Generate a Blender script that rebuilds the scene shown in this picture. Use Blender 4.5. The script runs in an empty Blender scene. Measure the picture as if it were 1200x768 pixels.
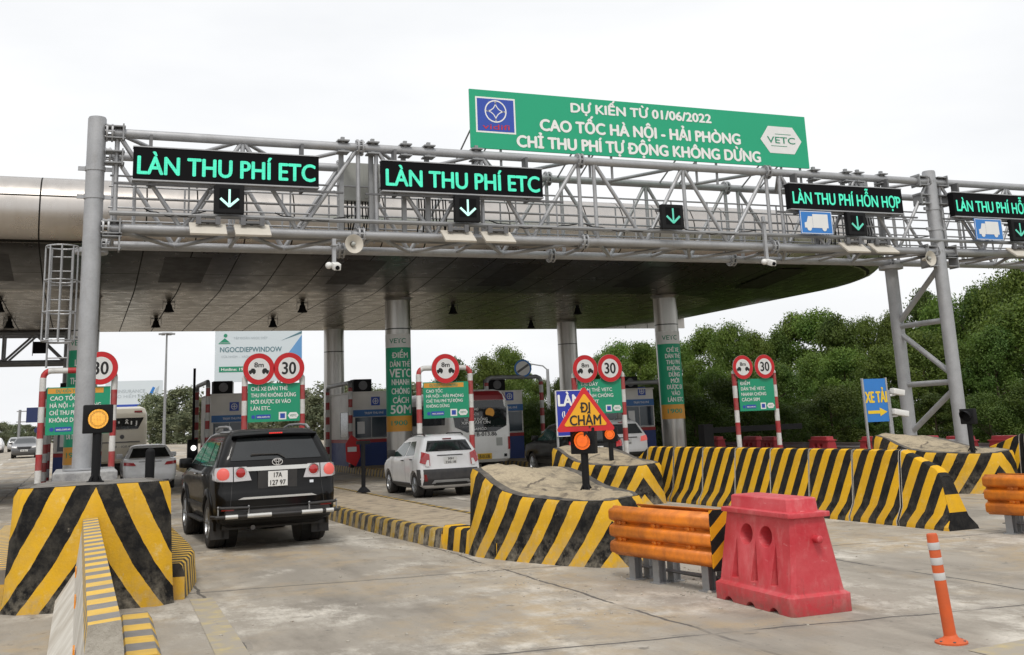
import bpy, bmesh, math, random
from mathutils import Vector, Matrix
random.seed(7)
R = math.radians; PI = math.pi
sc = bpy.context.scene; COL = sc.collection

# ------------------------------------------------------------------ camera
cam = bpy.data.cameras.new('camera'); camo = bpy.data.objects.new('camera', cam); COL.objects.link(camo)
rv = Vector((0.92679036, -0.37338442, -0.0405426)); uv_ = Vector((-0.04264282, -0.21186071, 0.97636911)); fv = Vector((0.3731504, 0.90316062, 0.21227263))
camo.matrix_world = Matrix(((rv.x, uv_.x, -fv.x, 0), (rv.y, uv_.y, -fv.y, 0), (rv.z, uv_.z, -fv.z, 1.75), (0, 0, 0, 1)))
cam.sensor_fit = 'HORIZONTAL'; cam.sensor_width = 36; cam.lens = 36.855
cam.shift_x = -0.001; cam.shift_y = -0.1312; cam.clip_start = .1; cam.clip_end = 5000
sc.camera = camo
# ------------------------------------------------------------------ sky, sun, exposure
SUN_EL, SUN_AZ = 58, 205          # azimuth the light comes from, clockwise from +Y
w = bpy.data.worlds.new('World'); sc.world = w; w.use_nodes = True
nt = w.node_tree; nt.nodes.clear()
def N(nt, t, **k):
    n = nt.nodes.new(t)
    for a, b in k.items(): setattr(n, a, b)
    return n
sky = N(nt, 'ShaderNodeTexSky', sky_type='NISHITA', sun_disc=False, sun_elevation=R(SUN_EL), sun_rotation=R(SUN_AZ), dust_density=6.0, air_density=1.0)
hs = N(nt, 'ShaderNodeHueSaturation'); hs.inputs['Saturation'].default_value = .25
nt.links.new(sky.outputs[0], hs.inputs['Color'])
tc = N(nt, 'ShaderNodeTexCoord'); mp = N(nt, 'ShaderNodeMapping'); mp.inputs['Scale'].default_value = (1, 1, 3.2)
nz = N(nt, 'ShaderNodeTexNoise'); nz.inputs['Scale'].default_value = 1.6; nz.inputs['Detail'].default_value = 5; nz.inputs['Roughness'].default_value = .55
nt.links.new(tc.outputs['Generated'], mp.inputs[0]); nt.links.new(mp.outputs[0], nz.inputs['Vector'])
cr = N(nt, 'ShaderNodeValToRGB'); cr.color_ramp.elements[0].position = .3; cr.color_ramp.elements[1].position = .72
cr.color_ramp.elements[0].color = (8.2, 8.4, 8.7, 1); cr.color_ramp.elements[1].color = (10.3, 10.35, 10.4, 1)
nt.links.new(nz.outputs[0], cr.inputs[0])
mx = N(nt, 'ShaderNodeMix', data_type='RGBA'); mx.inputs[0].default_value = .86
nt.links.new(hs.outputs[0], mx.inputs[6]); nt.links.new(cr.outputs[0], mx.inputs[7])
bg = N(nt, 'ShaderNodeBackground'); bg.inputs[1].default_value = .107
nt.links.new(mx.outputs[2], bg.inputs[0])
wo = N(nt, 'ShaderNodeOutputWorld'); nt.links.new(bg.outputs[0], wo.inputs[0])
sl = bpy.data.lights.new('sun', 'SUN'); sl.energy = 1.5; sl.angle = R(14); sl.color = (1, .95, .88)
so = bpy.data.objects.new('sun', sl); COL.objects.link(so)
az, el = R(SUN_AZ), R(SUN_EL)
so.rotation_euler = Vector((math.sin(az)*math.cos(el), math.cos(az)*math.cos(el), math.sin(el))).to_track_quat('Z', 'Y').to_euler()
vs = sc.view_settings; vs.view_transform = 'Standard'; vs.look = 'None'; vs.exposure = 0.10; vs.gamma = 1; vs.use_curve_mapping = False

# ------------------------------------------------------------------ materials
MATS = {}
def base(name):
    m = bpy.data.materials.new(name); m.use_nodes = True; t = m.node_tree
    b = t.nodes['Principled BSDF']; return m, t, b
def setc(b, k, v): b.inputs[k].default_value = v
def mixc(t, fac, a, b_):
    """mix node; fac/a/b_ sockets or values; returns output socket"""
    n = N(t, 'ShaderNodeMix', data_type='RGBA')
    for i, v in ((0, fac), (6, a), (7, b_)):
        if hasattr(v, 'default_value'): t.links.new(v, n.inputs[i])
        else: n.inputs[i].default_value = v if i == 0 else (*v[:3], 1)
    return n.outputs[2]
def noise(t, scale, detail=4, rough=.55, co='Object', stretch=None, lo=.35, hi=.65):
    c = N(t, 'ShaderNodeTexCoord'); n = N(t, 'ShaderNodeTexNoise')
    n.inputs['Scale'].default_value = scale; n.inputs['Detail'].default_value = detail; n.inputs['Roughness'].default_value = rough
    v = c.outputs[co] if co != 'World' else N(t, 'ShaderNodeNewGeometry').outputs['Position']
    if stretch:
        mp = N(t, 'ShaderNodeMapping'); mp.inputs['Scale'].default_value = stretch; t.links.new(v, mp.inputs[0]); v = mp.outputs[0]
    t.links.new(v, n.inputs['Vector'])
    r = N(t, 'ShaderNodeMapRange'); r.inputs[1].default_value = lo; r.inputs[2].default_value = hi
    t.links.new(n.outputs[0], r.inputs[0]); return r.outputs[0]
def math_(t, op, a, b=None, c=None):
    n = N(t, 'ShaderNodeMath', operation=op)
    for i, v in enumerate((a, b, c)):
        if v is None: continue
        if hasattr(v, 'default_value'): t.links.new(v, n.inputs[i])
        else: n.inputs[i].default_value = v
    return n.outputs[0]
def bump(t, b, h, s=.2, d=.01):
    n = N(t, 'ShaderNodeBump'); n.inputs['Strength'].default_value = s; n.inputs['Distance'].default_value = d
    t.links.new(h, n.inputs['Height']); t.links.new(n.outputs[0], b.inputs['Normal'])
def mat(name, col, rough=.5, metal=0, dirt=.25, dcol=None, dscale=3, coat=0, alpha=None, emit=0, spec=.5):
    """painted or plain surface with uneven soiling"""
    if name in MATS: return MATS[name]
    m, t, b = base(name)
    setc(b, 'Roughness', rough); setc(b, 'Metallic', metal); setc(b, 'Coat Weight', coat); setc(b, 'Coat Roughness', .05); setc(b, 'Specular IOR Level', spec)
    dcol = dcol or (tuple(c*.55+.02 for c in col) if max(col) > .06 else tuple(c*1.4+.003 for c in col)); spec = spec if max(col) > .06 or coat or spec < .5 else .25
    f = math_(t, 'MULTIPLY', noise(t, dscale, 6, .6), dirt)
    c = mixc(t, f, col, dcol); t.links.new(c, b.inputs['Base Color'])
    t.links.new(math_(t, 'MULTIPLY_ADD', f, .35, rough), b.inputs['Roughness'])
    if emit: setc(b, 'Emission Color', (*col, 1)); setc(b, 'Emission Strength', emit)
    MATS[name] = m; return m
def axis(t, i, co='Object'):
    c = N(t, 'ShaderNodeTexCoord'); s = N(t, 'ShaderNodeSeparateXYZ'); t.links.new(c.outputs[co], s.inputs[0]); return s.outputs[i]
def stripes(name, ca, cb, wear=.5, duty=.5, rough=.55, wcol=(.36, .32, .25)):
    """two colour bands from the phase stored in UV.x; UV.y = height above ground (0..1) drives wear"""
    m, t, b = base(name)
    u = axis(t, 0, 'UV'); v = axis(t, 1, 'UV')
    wob = noise(t, 9, 3, .5, lo=.3, hi=.7)
    ph = math_(t, 'FRACT', math_(t, 'MULTIPLY_ADD', wob, .018, u))
    f = math_(t, 'LESS_THAN', ph, duty)
    ya = mixc(t, math_(t, 'MULTIPLY', noise(t, 2.3, 6, .65, lo=.4, hi=.72), .65), ca, tuple(x*.62+.02 for x in ca))
    ya = mixc(t, math_(t, 'MULTIPLY', noise(t, 6, 6, .7, lo=.56, hi=.7), .7*wear), ya, (.75, .60, .28))
    bb = mixc(t, math_(t, 'MULTIPLY', noise(t, 5, 6, .7, lo=.4, hi=.75), .5), cb, tuple(x*1.5+.012 for x in cb))
    c = mixc(t, f, bb, ya)
    c = mixc(t, math_(t, 'MULTIPLY', noise(t, 11, 8, .75, lo=.655, hi=.675), .75*wear), c, wcol)
    low = N(t, 'ShaderNodeMapRange'); low.inputs[1].default_value = .42; low.inputs[2].default_value = 0; t.links.new(v, low.inputs[0])
    wn = noise(t, 7, 8, .7, lo=.42, hi=.66)
    wf = math_(t, 'MULTIPLY', wn, math_(t, 'MULTIPLY_ADD', low.outputs[0], .75*wear, .16*wear))
    c = mixc(t, wf, c, wcol)
    streak = noise(t, 4, 4, .6, stretch=(3, 3, .35), lo=.55, hi=.8)
    c = mixc(t, math_(t, 'MULTIPLY', streak, .35*wear), c, (.10, .085, .06))
    t.links.new(c, b.inputs['Base Color']); setc(b, 'Roughness', rough+.1); setc(b, 'Specular IOR Level', .15)
    bump(t, b, noise(t, 40, 4, .6), .25, .006)
    MATS[name] = m; return m
YEL = (.70, .40, .022); BLK = (.007, .007, .0075)
stripes('hazard_paint', YEL, BLK, .7)
stripes('hazard_paint_fresh', (.72, .40, .012), (.0085, .0085, .009), .28)
stripes('kerb_paint', (.42, .27, .045), (.045, .04, .036), 1.0)
stripes('kerb_stub_paint', (.62, .38, .05), (.03, .028, .026), .6)
stripes('median_paint', (.72, .46, .09), (.20, .19, .18), .6)
stripes('rail_end_sheet', (.80, .36, .01), (.012, .012, .012), .1, rough=.3)
def banded(name, ca, cb, period, off=0, ax=2, rough=.45):
    m, t, b = base(name)
    f = math_(t, 'LESS_THAN', math_(t, 'FRACT', math_(t, 'MULTIPLY_ADD', axis(t, ax), 1/period, off)), .5)
    c = mixc(t, f, cb, ca)
    c = mixc(t, math_(t, 'MULTIPLY', noise(t, 5, 5, .6), .3), c, (.25, .22, .2))
    t.links.new(c, b.inputs['Base Color']); setc(b, 'Roughness', rough); MATS[name] = m; return m
banded('red_white_pipe', (.40, .018, .022), (.72, .72, .70), .84, .15)
banded('red_white_booth_pipe', (.38, .02, .022), (.62, .62, .60), .62, .3)
banded('red_white_arm', (.55, .02, .02), (.75, .75, .73), .6, .1)
def concrete_ground():
    m, t, b = base('carriageway_concrete')
    X, Y = axis(t, 0), axis(t, 1)
    c = mixc(t, noise(t, .45, 5, .6, lo=.3, hi=.7), (.305, .274, .230), (.40, .362, .305))
    c = mixc(t, math_(t, 'MULTIPLY', noise(t, 1.1, 6, .65, stretch=(1.6, .45, 1), lo=.46, hi=.72), .65), c, (.155, .134, .11))
    # tyre tracks along the lanes
    lane = math_(t, 'ABSOLUTE', math_(t, 'SUBTRACT', math_(t, 'FRACT', math_(t, 'MULTIPLY', X, 1/5.4)), .5))
    trk = N(t, 'ShaderNodeMapRange'); trk.inputs[1].default_value = .24; trk.inputs[2].default_value = .05; t.links.new(lane, trk.inputs[0])
    c = mixc(t, math_(t, 'MULTIPLY', math_(t, 'MULTIPLY', trk.outputs[0], noise(t, .6, 5, .6, stretch=(1.5, .2, 1), lo=.3, hi=.7)), .5), c, (.135, .122, .105))
    # pale scoured patches
    pale = math_(t, 'MULTIPLY', noise(t, .5, 3, .5, lo=.47, hi=.58), noise(t, 2.0, 9, .78, stretch=(.9, .5, 1), lo=.46, hi=.60))
    c = mixc(t, math_(t, 'MULTIPLY', pale, .9), c, (.62, .58, .51))
    # sandy dirt
    sand = math_(t, 'MULTIPLY', noise(t, .35, 4, .6, lo=.47, hi=.62), noise(t, 3, 6, .7, lo=.38, hi=.58))
    c = mixc(t, math_(t, 'MULTIPLY', sand, .75), c, (.40, .30, .175))
    # dark drips, stains and spots
    c = mixc(t, math_(t, 'MULTIPLY', noise(t, .9, 7, .7, lo=.56, hi=.70), .5), c, (.105, .092, .078))
    c = mixc(t, math_(t, 'MULTIPLY', noise(t, 5, 4, .6, lo=.64, hi=.71), .6), c, (.085, .078, .07))
    c = mixc(t, math_(t, 'MULTIPLY', noise(t, 13, 4, .6, lo=.66, hi=.70), .6), c, (.075, .068, .06))
    # joints
    wob = math_(t, 'MULTIPLY', math_(t, 'SUBTRACT', noise(t, .8, 5, .6, lo=0, hi=1), .5), .22)
    def line(v, period, off, wd):
        d = math_(t, 'ABSOLUTE', math_(t, 'SUBTRACT', math_(t, 'FRACT', math_(t, 'DIVIDE', math_(t, 'ADD', math_(t, 'SUBTRACT', v, off-period/2), wob), period)), .5))
        return math_(t, 'LESS_THAN', d, wd/period)
    yy = math_(t, 'MULTIPLY_ADD', X, .16, Y)
    j = math_(t, 'MAXIMUM', line(X, 3.5, 4.83, .019), line(yy, 4.6, 13.2, .02))
    gapn = noise(t, .9, 3, .5, lo=.34, hi=.46)
    c = mixc(t, math_(t, 'MULTIPLY', math_(t, 'MULTIPLY', j, gapn), .92), c, (.07, .065, .06))
    blot = math_(t, 'MULTIPLY', math_(t, 'MAXIMUM', line(X, 3.5, 4.83, .07), line(yy, 4.6, 13.2, .09)), noise(t, 1.7, 6, .7, lo=.48, hi=.66))
    c = mixc(t, math_(t, 'MULTIPLY', blot, .55), c, (.13, .12, .11))
    # fine grain
    c = mixc(t, math_(t, 'MULTIPLY', noise(t, 30, 6, .75, lo=.35, hi=.7), .28), c, (.22, .2, .17))
    t.links.new(c, b.inputs['Base Color']); setc(b, 'Roughness', .85); setc(b, 'Specular IOR Level', .3)
    bump(t, b, noise(t, 25, 8, .7), .3, .01); MATS['ground'] = m
concrete_ground()
def concrete(name, a, b2, d, crack=True, sc_=1.0):
    m, t, b = base(name)
    c = mixc(t, noise(t, .9*sc_, 6, .65, lo=.3, hi=.7), a, b2)
    c = mixc(t, math_(t, 'MULTIPLY', noise(t, 3.5*sc_, 8, .7, lo=.47, hi=.66), .8), c, d)
    if crack:
        v = N(t, 'ShaderNodeTexVoronoi', feature='DISTANCE_TO_EDGE'); v.inputs['Scale'].default_value = .5*sc_
        tcn = N(t, 'ShaderNodeTexCoord'); nn = N(t, 'ShaderNodeTexNoise'); nn.inputs['Scale'].default_value = 2.2; nn.inputs['Detail'].default_value = 5
        t.links.new(tcn.outputs['Object'], nn.inputs['Vector'])
        add = N(t, 'ShaderNodeMixRGB', blend_type='ADD'); add.inputs[0].default_value = .8
        t.links.new(tcn.outputs['Object'], add.inputs[1]); t.links.new(nn.outputs['Color'], add.inputs[2]); t.links.new(add.outputs[0], v.inputs['Vector'])
        c = mixc(t, math_(t, 'MULTIPLY', math_(t, 'MULTIPLY', math_(t, 'LESS_THAN', v.outputs['Distance'], .013), noise(t, 2, 3, lo=.45, hi=.55)), .8), c, (.09, .075, .06))
    c = mixc(t, math_(t, 'MULTIPLY', noise(t, 35, 5, .7), .3), c, d)
    t.links.new(c, b.inputs['Base Color']); setc(b, 'Roughness', .88); setc(b, 'Specular IOR Level', .25)
    bump(t, b, noise(t, 22, 8, .7), .4, .012); MATS[name] = m; return m
concrete('island_concrete', (.37, .30, .21), (.43, .355, .255), (.15, .125, .10), False)
concrete('ramp_mortar', (.36, .295, .20), (.45, .375, .26), (.105, .09, .072), True)
concrete('bare_concrete', (.42, .39, .34), (.50, .47, .41), (.25, .22, .18), False)
def steel(name, col, rough, dirt, metal=.7):
    m, t, b = base(name)
    c = mixc(t, noise(t, 2.2, 6, .6, lo=.35, hi=.7), col, tuple(x*.78 for x in col))
    c = mixc(t, math_(t, 'MULTIPLY', noise(t, 5, 6, .7, stretch=(1, 1, .3), lo=.55, hi=.8), dirt), c, (.16, .13, .10))
    v = N(t, 'ShaderNodeTexVoronoi'); v.inputs['Scale'].default_value = 28; tcn = N(t, 'ShaderNodeTexCoord'); t.links.new(tcn.outputs['Object'], v.inputs['Vector'])
    c = mixc(t, math_(t, 'MULTIPLY', v.outputs['Distance'], .22), c, tuple(min(1, x*1.35) for x in col))
    t.links.new(c, b.inputs['Base Color']); setc(b, 'Metallic', metal); setc(b, 'Roughness', rough)
    t.links.new(math_(t, 'MULTIPLY_ADD', noise(t, 6, 4), .15, rough), b.inputs['Roughness']); MATS[name] = m; return m
steel('galvanised', (.40, .405, .415), .45, .35, .5)
steel('galvanised_dull', (.30, .305, .31), .5, .45, .45)
steel('dark_steel', (.16, .16, .165), .5, .3, .6)
def cladding(nm, c1, c2, c3, ro):
    m, t, b = base('canopy_'+nm)
    X, Y, Z = axis(t, 0), axis(t, 1), axis(t, 2)
    def line(v, p, off, wd):
        return math_(t, 'LESS_THAN', math_(t, 'ABSOLUTE', math_(t, 'SUBTRACT', math_(t, 'FRACT', math_(t, 'DIVIDE', math_(t, 'SUBTRACT', v, off-p/2), p)), .5)), wd/p)
    j = math_(t, 'MAXIMUM', line(X, 1.35, .1, .02), line(Y, 3.1, 37.2, .02))
    zj = math_(t, 'MULTIPLY', math_(t, 'MAXIMUM', line(Z, 40, 7.02, .02), line(Z, 40, 8.15, .02)), math_(t, 'GREATER_THAN', Z, 6.95))
    j = math_(t, 'MAXIMUM', j, zj)
    cell = N(t, 'ShaderNodeTexWhiteNoise', noise_dimensions='2D'); cmb = N(t, 'ShaderNodeCombineXYZ')
    t.links.new(math_(t, 'FLOOR', math_(t, 'DIVIDE', math_(t, 'SUBTRACT', X, .1), 1.35)), cmb.inputs[0]); t.links.new(math_(t, 'FLOOR', math_(t, 'DIVIDE', math_(t, 'SUBTRACT', Y, 37.2), 3.1)), cmb.inputs[1])
    t.links.new(cmb.outputs[0], cell.inputs['Vector'])
    c = mixc(t, cell.outputs['Value'], c1, c2)
    c = mixc(t, math_(t, 'MULTIPLY', noise(t, 1.4, 6, .65, stretch=(2.5, .6, .5), lo=.45, hi=.75), .5), c, c3)
    c = mixc(t, j, c, (.03, .028, .025))
    t.links.new(c, b.inputs['Base Color']); setc(b, 'Metallic', .62 if nm == 'cladding' else .88)
    r = math_(t, 'MULTIPLY_ADD', noise(t, 2, 5), .12, ro); r = math_(t, 'MAXIMUM', r, math_(t, 'MULTIPLY', j, .8)); t.links.new(r, b.inputs['Roughness'])
    tl = math_(t, 'MULTIPLY', cell.outputs['Value'], 1.0)
    bump(t, b, math_(t, 'ADD', math_(t, 'MULTIPLY', j, -1.0), math_(t, 'MULTIPLY', noise(t, .4, 0, .3), .4)), .10, .02); MATS[nm] = m
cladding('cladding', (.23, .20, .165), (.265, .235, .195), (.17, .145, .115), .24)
cladding('shaded_slope_cladding', (.085, .077, .068), (.105, .096, .085), (.065, .056, .048), .26)  # same cladding; shade under the front slope put into a darker colour
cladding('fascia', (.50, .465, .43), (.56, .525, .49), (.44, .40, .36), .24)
def pillar_steel():
    m, t, b = base('pillar_stainless')
    c = mixc(t, noise(t, 1.5, 5, .6, stretch=(3, 3, .3)), (.40, .385, .36), (.47, .455, .43))
    z = axis(t, 2); j = math_(t, 'LESS_THAN', math_(t, 'ABSOLUTE', math_(t, 'SUBTRACT', z, 5.25)), .02)
    c = mixc(t, j, c, (.05, .05, .05)); t.links.new(c, b.inputs['Base Color']); setc(b, 'Metallic', .85); setc(b, 'Roughness', .3); MATS['pillar'] = m
pillar_steel()
def glass(name, col, rough=.06):
    m, t, b = base(name); setc(b, 'Base Color', (*col, 1)); setc(b, 'Roughness', rough); setc(b, 'Specular IOR Level', .6)
    c = mixc(t, math_(t, 'MULTIPLY', noise(t, 2.5, 5, .6), .3), col, tuple(x*1.5+.012 for x in col)); t.links.new(c, b.inputs['Base Color'])
    MATS[name] = m; return m
glass('dark_glass', (.012, .014, .015)); glass('green_glass', (.012, .032, .028)); glass('booth_glass', (.03, .045, .06), .12); glass('grey_glass', (.05, .055, .058))
def foliage(name, a, b2):
    m, t, b = base(name)
    oi = N(t, 'ShaderNodeObjectInfo')
    c = mixc(t, noise(t, .55, 4, .6, lo=.3, hi=.7), a, b2)
    at = N(t, 'ShaderNodeAttribute', attribute_name='tint', attribute_type='GEOMETRY')
    c = mixc(t, math_(t, 'MULTIPLY', at.outputs['Fac'], .8), c, (b2[0]*1.8, b2[1]*1.5, b2[2]*1.3))
    hv = N(t, 'ShaderNodeHueSaturation'); t.links.new(c, hv.inputs['Color'])
    t.links.new(math_(t, 'MULTIPLY_ADD', oi.outputs['Random'], .45, .8), hv.inputs['Value']); t.links.new(math_(t, 'MULTIPLY_ADD', oi.outputs['Random'], .03, .485), hv.inputs['Hue'])
    t.links.new(hv.outputs[0], b.inputs['Base Color']); setc(b, 'Roughness', .55); setc(b, 'Specular IOR Level', .25)
    tr = N(t, 'ShaderNodeBsdfTranslucent'); t.links.new(hv.outputs[0], tr.inputs[0]); ms = N(t, 'ShaderNodeMixShader'); ms.inputs[0].default_value = .3
    out = t.nodes['Material Output']; t.links.new(b.outputs[0], ms.inputs[1]); t.links.new(tr.outputs[0], ms.inputs[2]); t.links.new(ms.outputs[0], out.inputs[0])
    MATS[name] = m; return m
foliage('leaf', (.045, .092, .014), (.092, .150, .028)); foliage('leaf_dark', (.032, .066, .012), (.064, .108, .022)); foliage('leaf_hazed', (.10, .13, .075), (.125, .155, .095))  # far leaves paler: distance haze put into their colour
mat('recess_dark', (.04, .036, .032), .4, .8, .3)
mat('bark', (.12, .09, .06), .9, dirt=.6)
mat('grass', (.07, .10, .03), .9, dirt=.8, dcol=(.14, .13, .06), dscale=.6)
mat('car_black', (.003, .003, .0033), .4, 0, .25, (.010, .009, .008), 2.5, coat=.38, spec=.1)
mat('car_white', (.84, .84, .84), .28, 0, .25, (.55, .54, .52), 2.5, coat=.6)
mat('car_silver', (.42, .43, .44), .3, .5, .25, None, 2.5, coat=.6)
mat('car_grey', (.12, .12, .125), .3, .3, .25, None, 2.5, coat=.6)
mat('bus_white', (.86, .86, .84), .35, 0, .3, (.55, .52, .47), 1.2, coat=.4)
mat('bus_cream', (.66, .62, .52), .35, 0, .3, (.5, .46, .38), 1.2, coat=.4)
mat('bus_red', (.22, .014, .018), .35, 0, .3, None, 1.5, coat=.4)
mat('trim_black', (.018, .018, .019), .5, 0, .4, (.06, .055, .05), 6)
mat('bumper_grey', (.032, .032, .035), .5, 0, .4, (.12, .11, .10), 5)
mat('rubber', (.020, .020, .021), .85, 0, .6, (.07, .06, .05), 8)
mat('alloy', (.45, .46, .47), .3, .9, .3)
mat('chrome', (.72, .72, .72), .12, 1, .1); mat('bright_trim', (.62, .62, .60), .28, .4, .3)
mat('lamp_red', (.40, .010, .013), .15, 0, .1, coat=.8); mat('lamp_dark_red', (.20, .01, .012), .15, 0, .1, coat=.8); mat('lamp_clear', (.70, .68, .66), .12, .2, .1, coat=.8)
mat('lamp_chrome', (.50, .47, .46), .18, .75, .1, coat=.8); mat('band_grey', (.55, .55, .54), .4, 0, .4); mat('plate_white', (.74, .74, .72), .4, 0, .2); mat('plate_yellow', (.70, .42, .03), .4, 0, .2); mat('ink', (.012, .012, .012), .5, 0, 0)
mat('white_paint', (.76, .76, .74), .5, 0, .35, (.5, .48, .44), 5); mat('white_letter', (.82, .82, .80), .5, 0, .1)
mat('sign_green', (.010, .30, .16), .4, 0, .15, (.02, .24, .13), 1.5); mat('banner_green', (.006, .36, .185), .45, 0, .18, (.01, .29, .15), .7)
mat('sign_blue', (.025, .19, .56), .35, 0, .15); mat('sign_navy', (.018, .035, .36), .35, 0, .15); mat('logo_blue', (.025, .07, .40), .4, 0, .1)
mat('sign_red', (.58, .012, .018), .4, 0, .15); mat('sign_white', (.76, .76, .75), .4, 0, .15); mat('sign_orange', (.72, .33, .04), .45, 0, .15); mat('sign_amber', (.82, .40, .012), .35, 0, .15)
mat('letter_red', (.5, .02, .03), .5, 0, 0); mat('letter_yellow', (.80, .55, .02), .45, 0, .1); mat('logo_green', (.02, .25, .14), .5, 0, .1); mat('navy', (.012, .025, .10), .5, 0, .3)
mat('billboard', (.62, .68, .72), .6, 0, .15, (.66, .70, .73), .3); mat('billboard_blue', (.12, .30, .58), .6, 0, .2, (.25, .45, .65), .3); mat('billboard_text', (.10, .20, .24), .6, 0, 0); mat('billboard_grey', (.42, .47, .5), .6, 0, 0)
mat('orange_rail', (.82, .235, .012), .42, 0, .75, (.36, .10, .02), 5); mat('orange_plastic', (.62, .10, .018), .55, 0, .4, (.35, .09, .04), 6)
def red_plastic():
    m, t, b = base('red_plastic')
    c = mixc(t, noise(t, 2.2, 6, .65, lo=.35, hi=.68), (.50, .026, .040), (.58, .09, .10))
    c = mixc(t, math_(t, 'MULTIPLY', noise(t, 7, 7, .7, stretch=(1.2, 1.2, .5), lo=.5, hi=.75), .5), c, (.66, .26, .25))
    c = mixc(t, math_(t, 'MULTIPLY', noise(t, 1.6, 4, .6, lo=.5, hi=.72), .5), c, (.48, .012, .02))
    z = axis(t, 2); lo = N(t, 'ShaderNodeMapRange'); lo.inputs[1].default_value = .3; lo.inputs[2].default_value = 0; t.links.new(z, lo.inputs[0])
    c = mixc(t, math_(t, 'MULTIPLY', math_(t, 'MULTIPLY', lo.outputs[0], noise(t, 9, 7, .7, lo=.40, hi=.60)), .6), c, (.22, .10, .08))
    c = mixc(t, math_(t, 'MULTIPLY', noise(t, 3, 8, .75, stretch=(6, 1, 1), lo=.60, hi=.68), .5), c, (.16, .05, .045))
    c = mixc(t, math_(t, 'MULTIPLY', noise(t, 5, 8, .75, stretch=(1, 1, 4), lo=.62, hi=.70), .5), c, (.74, .42, .40))
    t.links.new(c, b.inputs['Base Color']); setc(b, 'Roughness', .48); setc(b, 'Subsurface Weight', 0)
    bump(t, b, noise(t, 14, 5, .6), .12, .01); MATS['red_plastic'] = m
red_plastic()
mat('red_plastic_far', (.42, .03, .04), .5, 0, .5)
mat('booth_panel', (.76, .73, .68), .5, 0, .3, None, 1.5); mat('booth_red', (.36, .022, .025), .5, 0, .3); mat('booth_blue', (.018, .045, .19), .5, 0, .3); mat('booth_strip', (.04, .16, .42), .45, 0, .2)
mat('cabinet_grey', (.40, .41, .385), .5, 0, .4, (.25, .25, .23), 2); mat('panel_beige', (.56, .52, .45), .5, 0, .3); mat('black_box', (.007, .007, .008), .65, 0, .3, spec=.25); mat('black_screen', (.006, .006, .007), .7, 0, .1, spec=.1)
mat('curtain', (.45, .44, .42), .8, 0, .3)
def emis(name, col, s):
    m, t, b = base(name); setc(b, 'Base Color', (*[c*.3 for c in col], 1)); setc(b, 'Emission Color', (*col, 1)); setc(b, 'Emission Strength', s); MATS[name] = m
emis('led_green', (.065, .74, .47), 1.0)
def led_var():
    m = MATS['led_green']; t = m.node_tree; b = t.nodes['Principled BSDF']
    v = N(t, 'ShaderNodeTexVoronoi'); v.inputs['Scale'].default_value = 30; v.inputs['Randomness'].default_value = 0; c = N(t, 'ShaderNodeTexCoord'); t.links.new(c.outputs['Object'], v.inputs['Vector'])
    k = math_(t, 'MULTIPLY_ADD', math_(t, 'LESS_THAN', v.outputs['Distance'], .46), .35, .72)
    t.links.new(math_(t, 'MULTIPLY', k, math_(t, 'MULTIPLY_ADD', noise(t, 3.5, 3, .6, lo=.3, hi=.7), .35, .85)), b.inputs['Emission Strength'])
led_var(); emis('led_mint', (.12, .62, .45), .75); emis('led_arrow', (.55, .95, .85), 1.0); emis('led_amber', (1.0, .50, .08), 1.35); emis('led_orange', (1.0, .17, .02), 1.2); emis('tail_glow', (1.0, .17, .14), .45); emis('brake_glow', (1., .04, .03), .7); emis('white_lamp', (1, 1, .95), 1.6)
def signal_lens(name, col):
    m, t, b = base(name)
    v = N(t, 'ShaderNodeTexVoronoi'); v.inputs['Scale'].default_value = 62; v.inputs['Randomness'].default_value = 0
    c = N(t, 'ShaderNodeTexCoord'); t.links.new(c.outputs['Object'], v.inputs['Vector'])
    f = math_(t, 'LESS_THAN', v.outputs['Distance'], .43)
    setc(b, 'Base Color', (.05, .02, .01, 1)); t.links.new(mixc(t, f, tuple(x*.45 for x in col), col), b.inputs['Emission Color']); setc(b, 'Emission Strength', 1.25); MATS[name] = m
signal_lens('amber_lens', (1.0, .47, .06)); signal_lens('orange_lens', (1.0, .16, .015))

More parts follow.
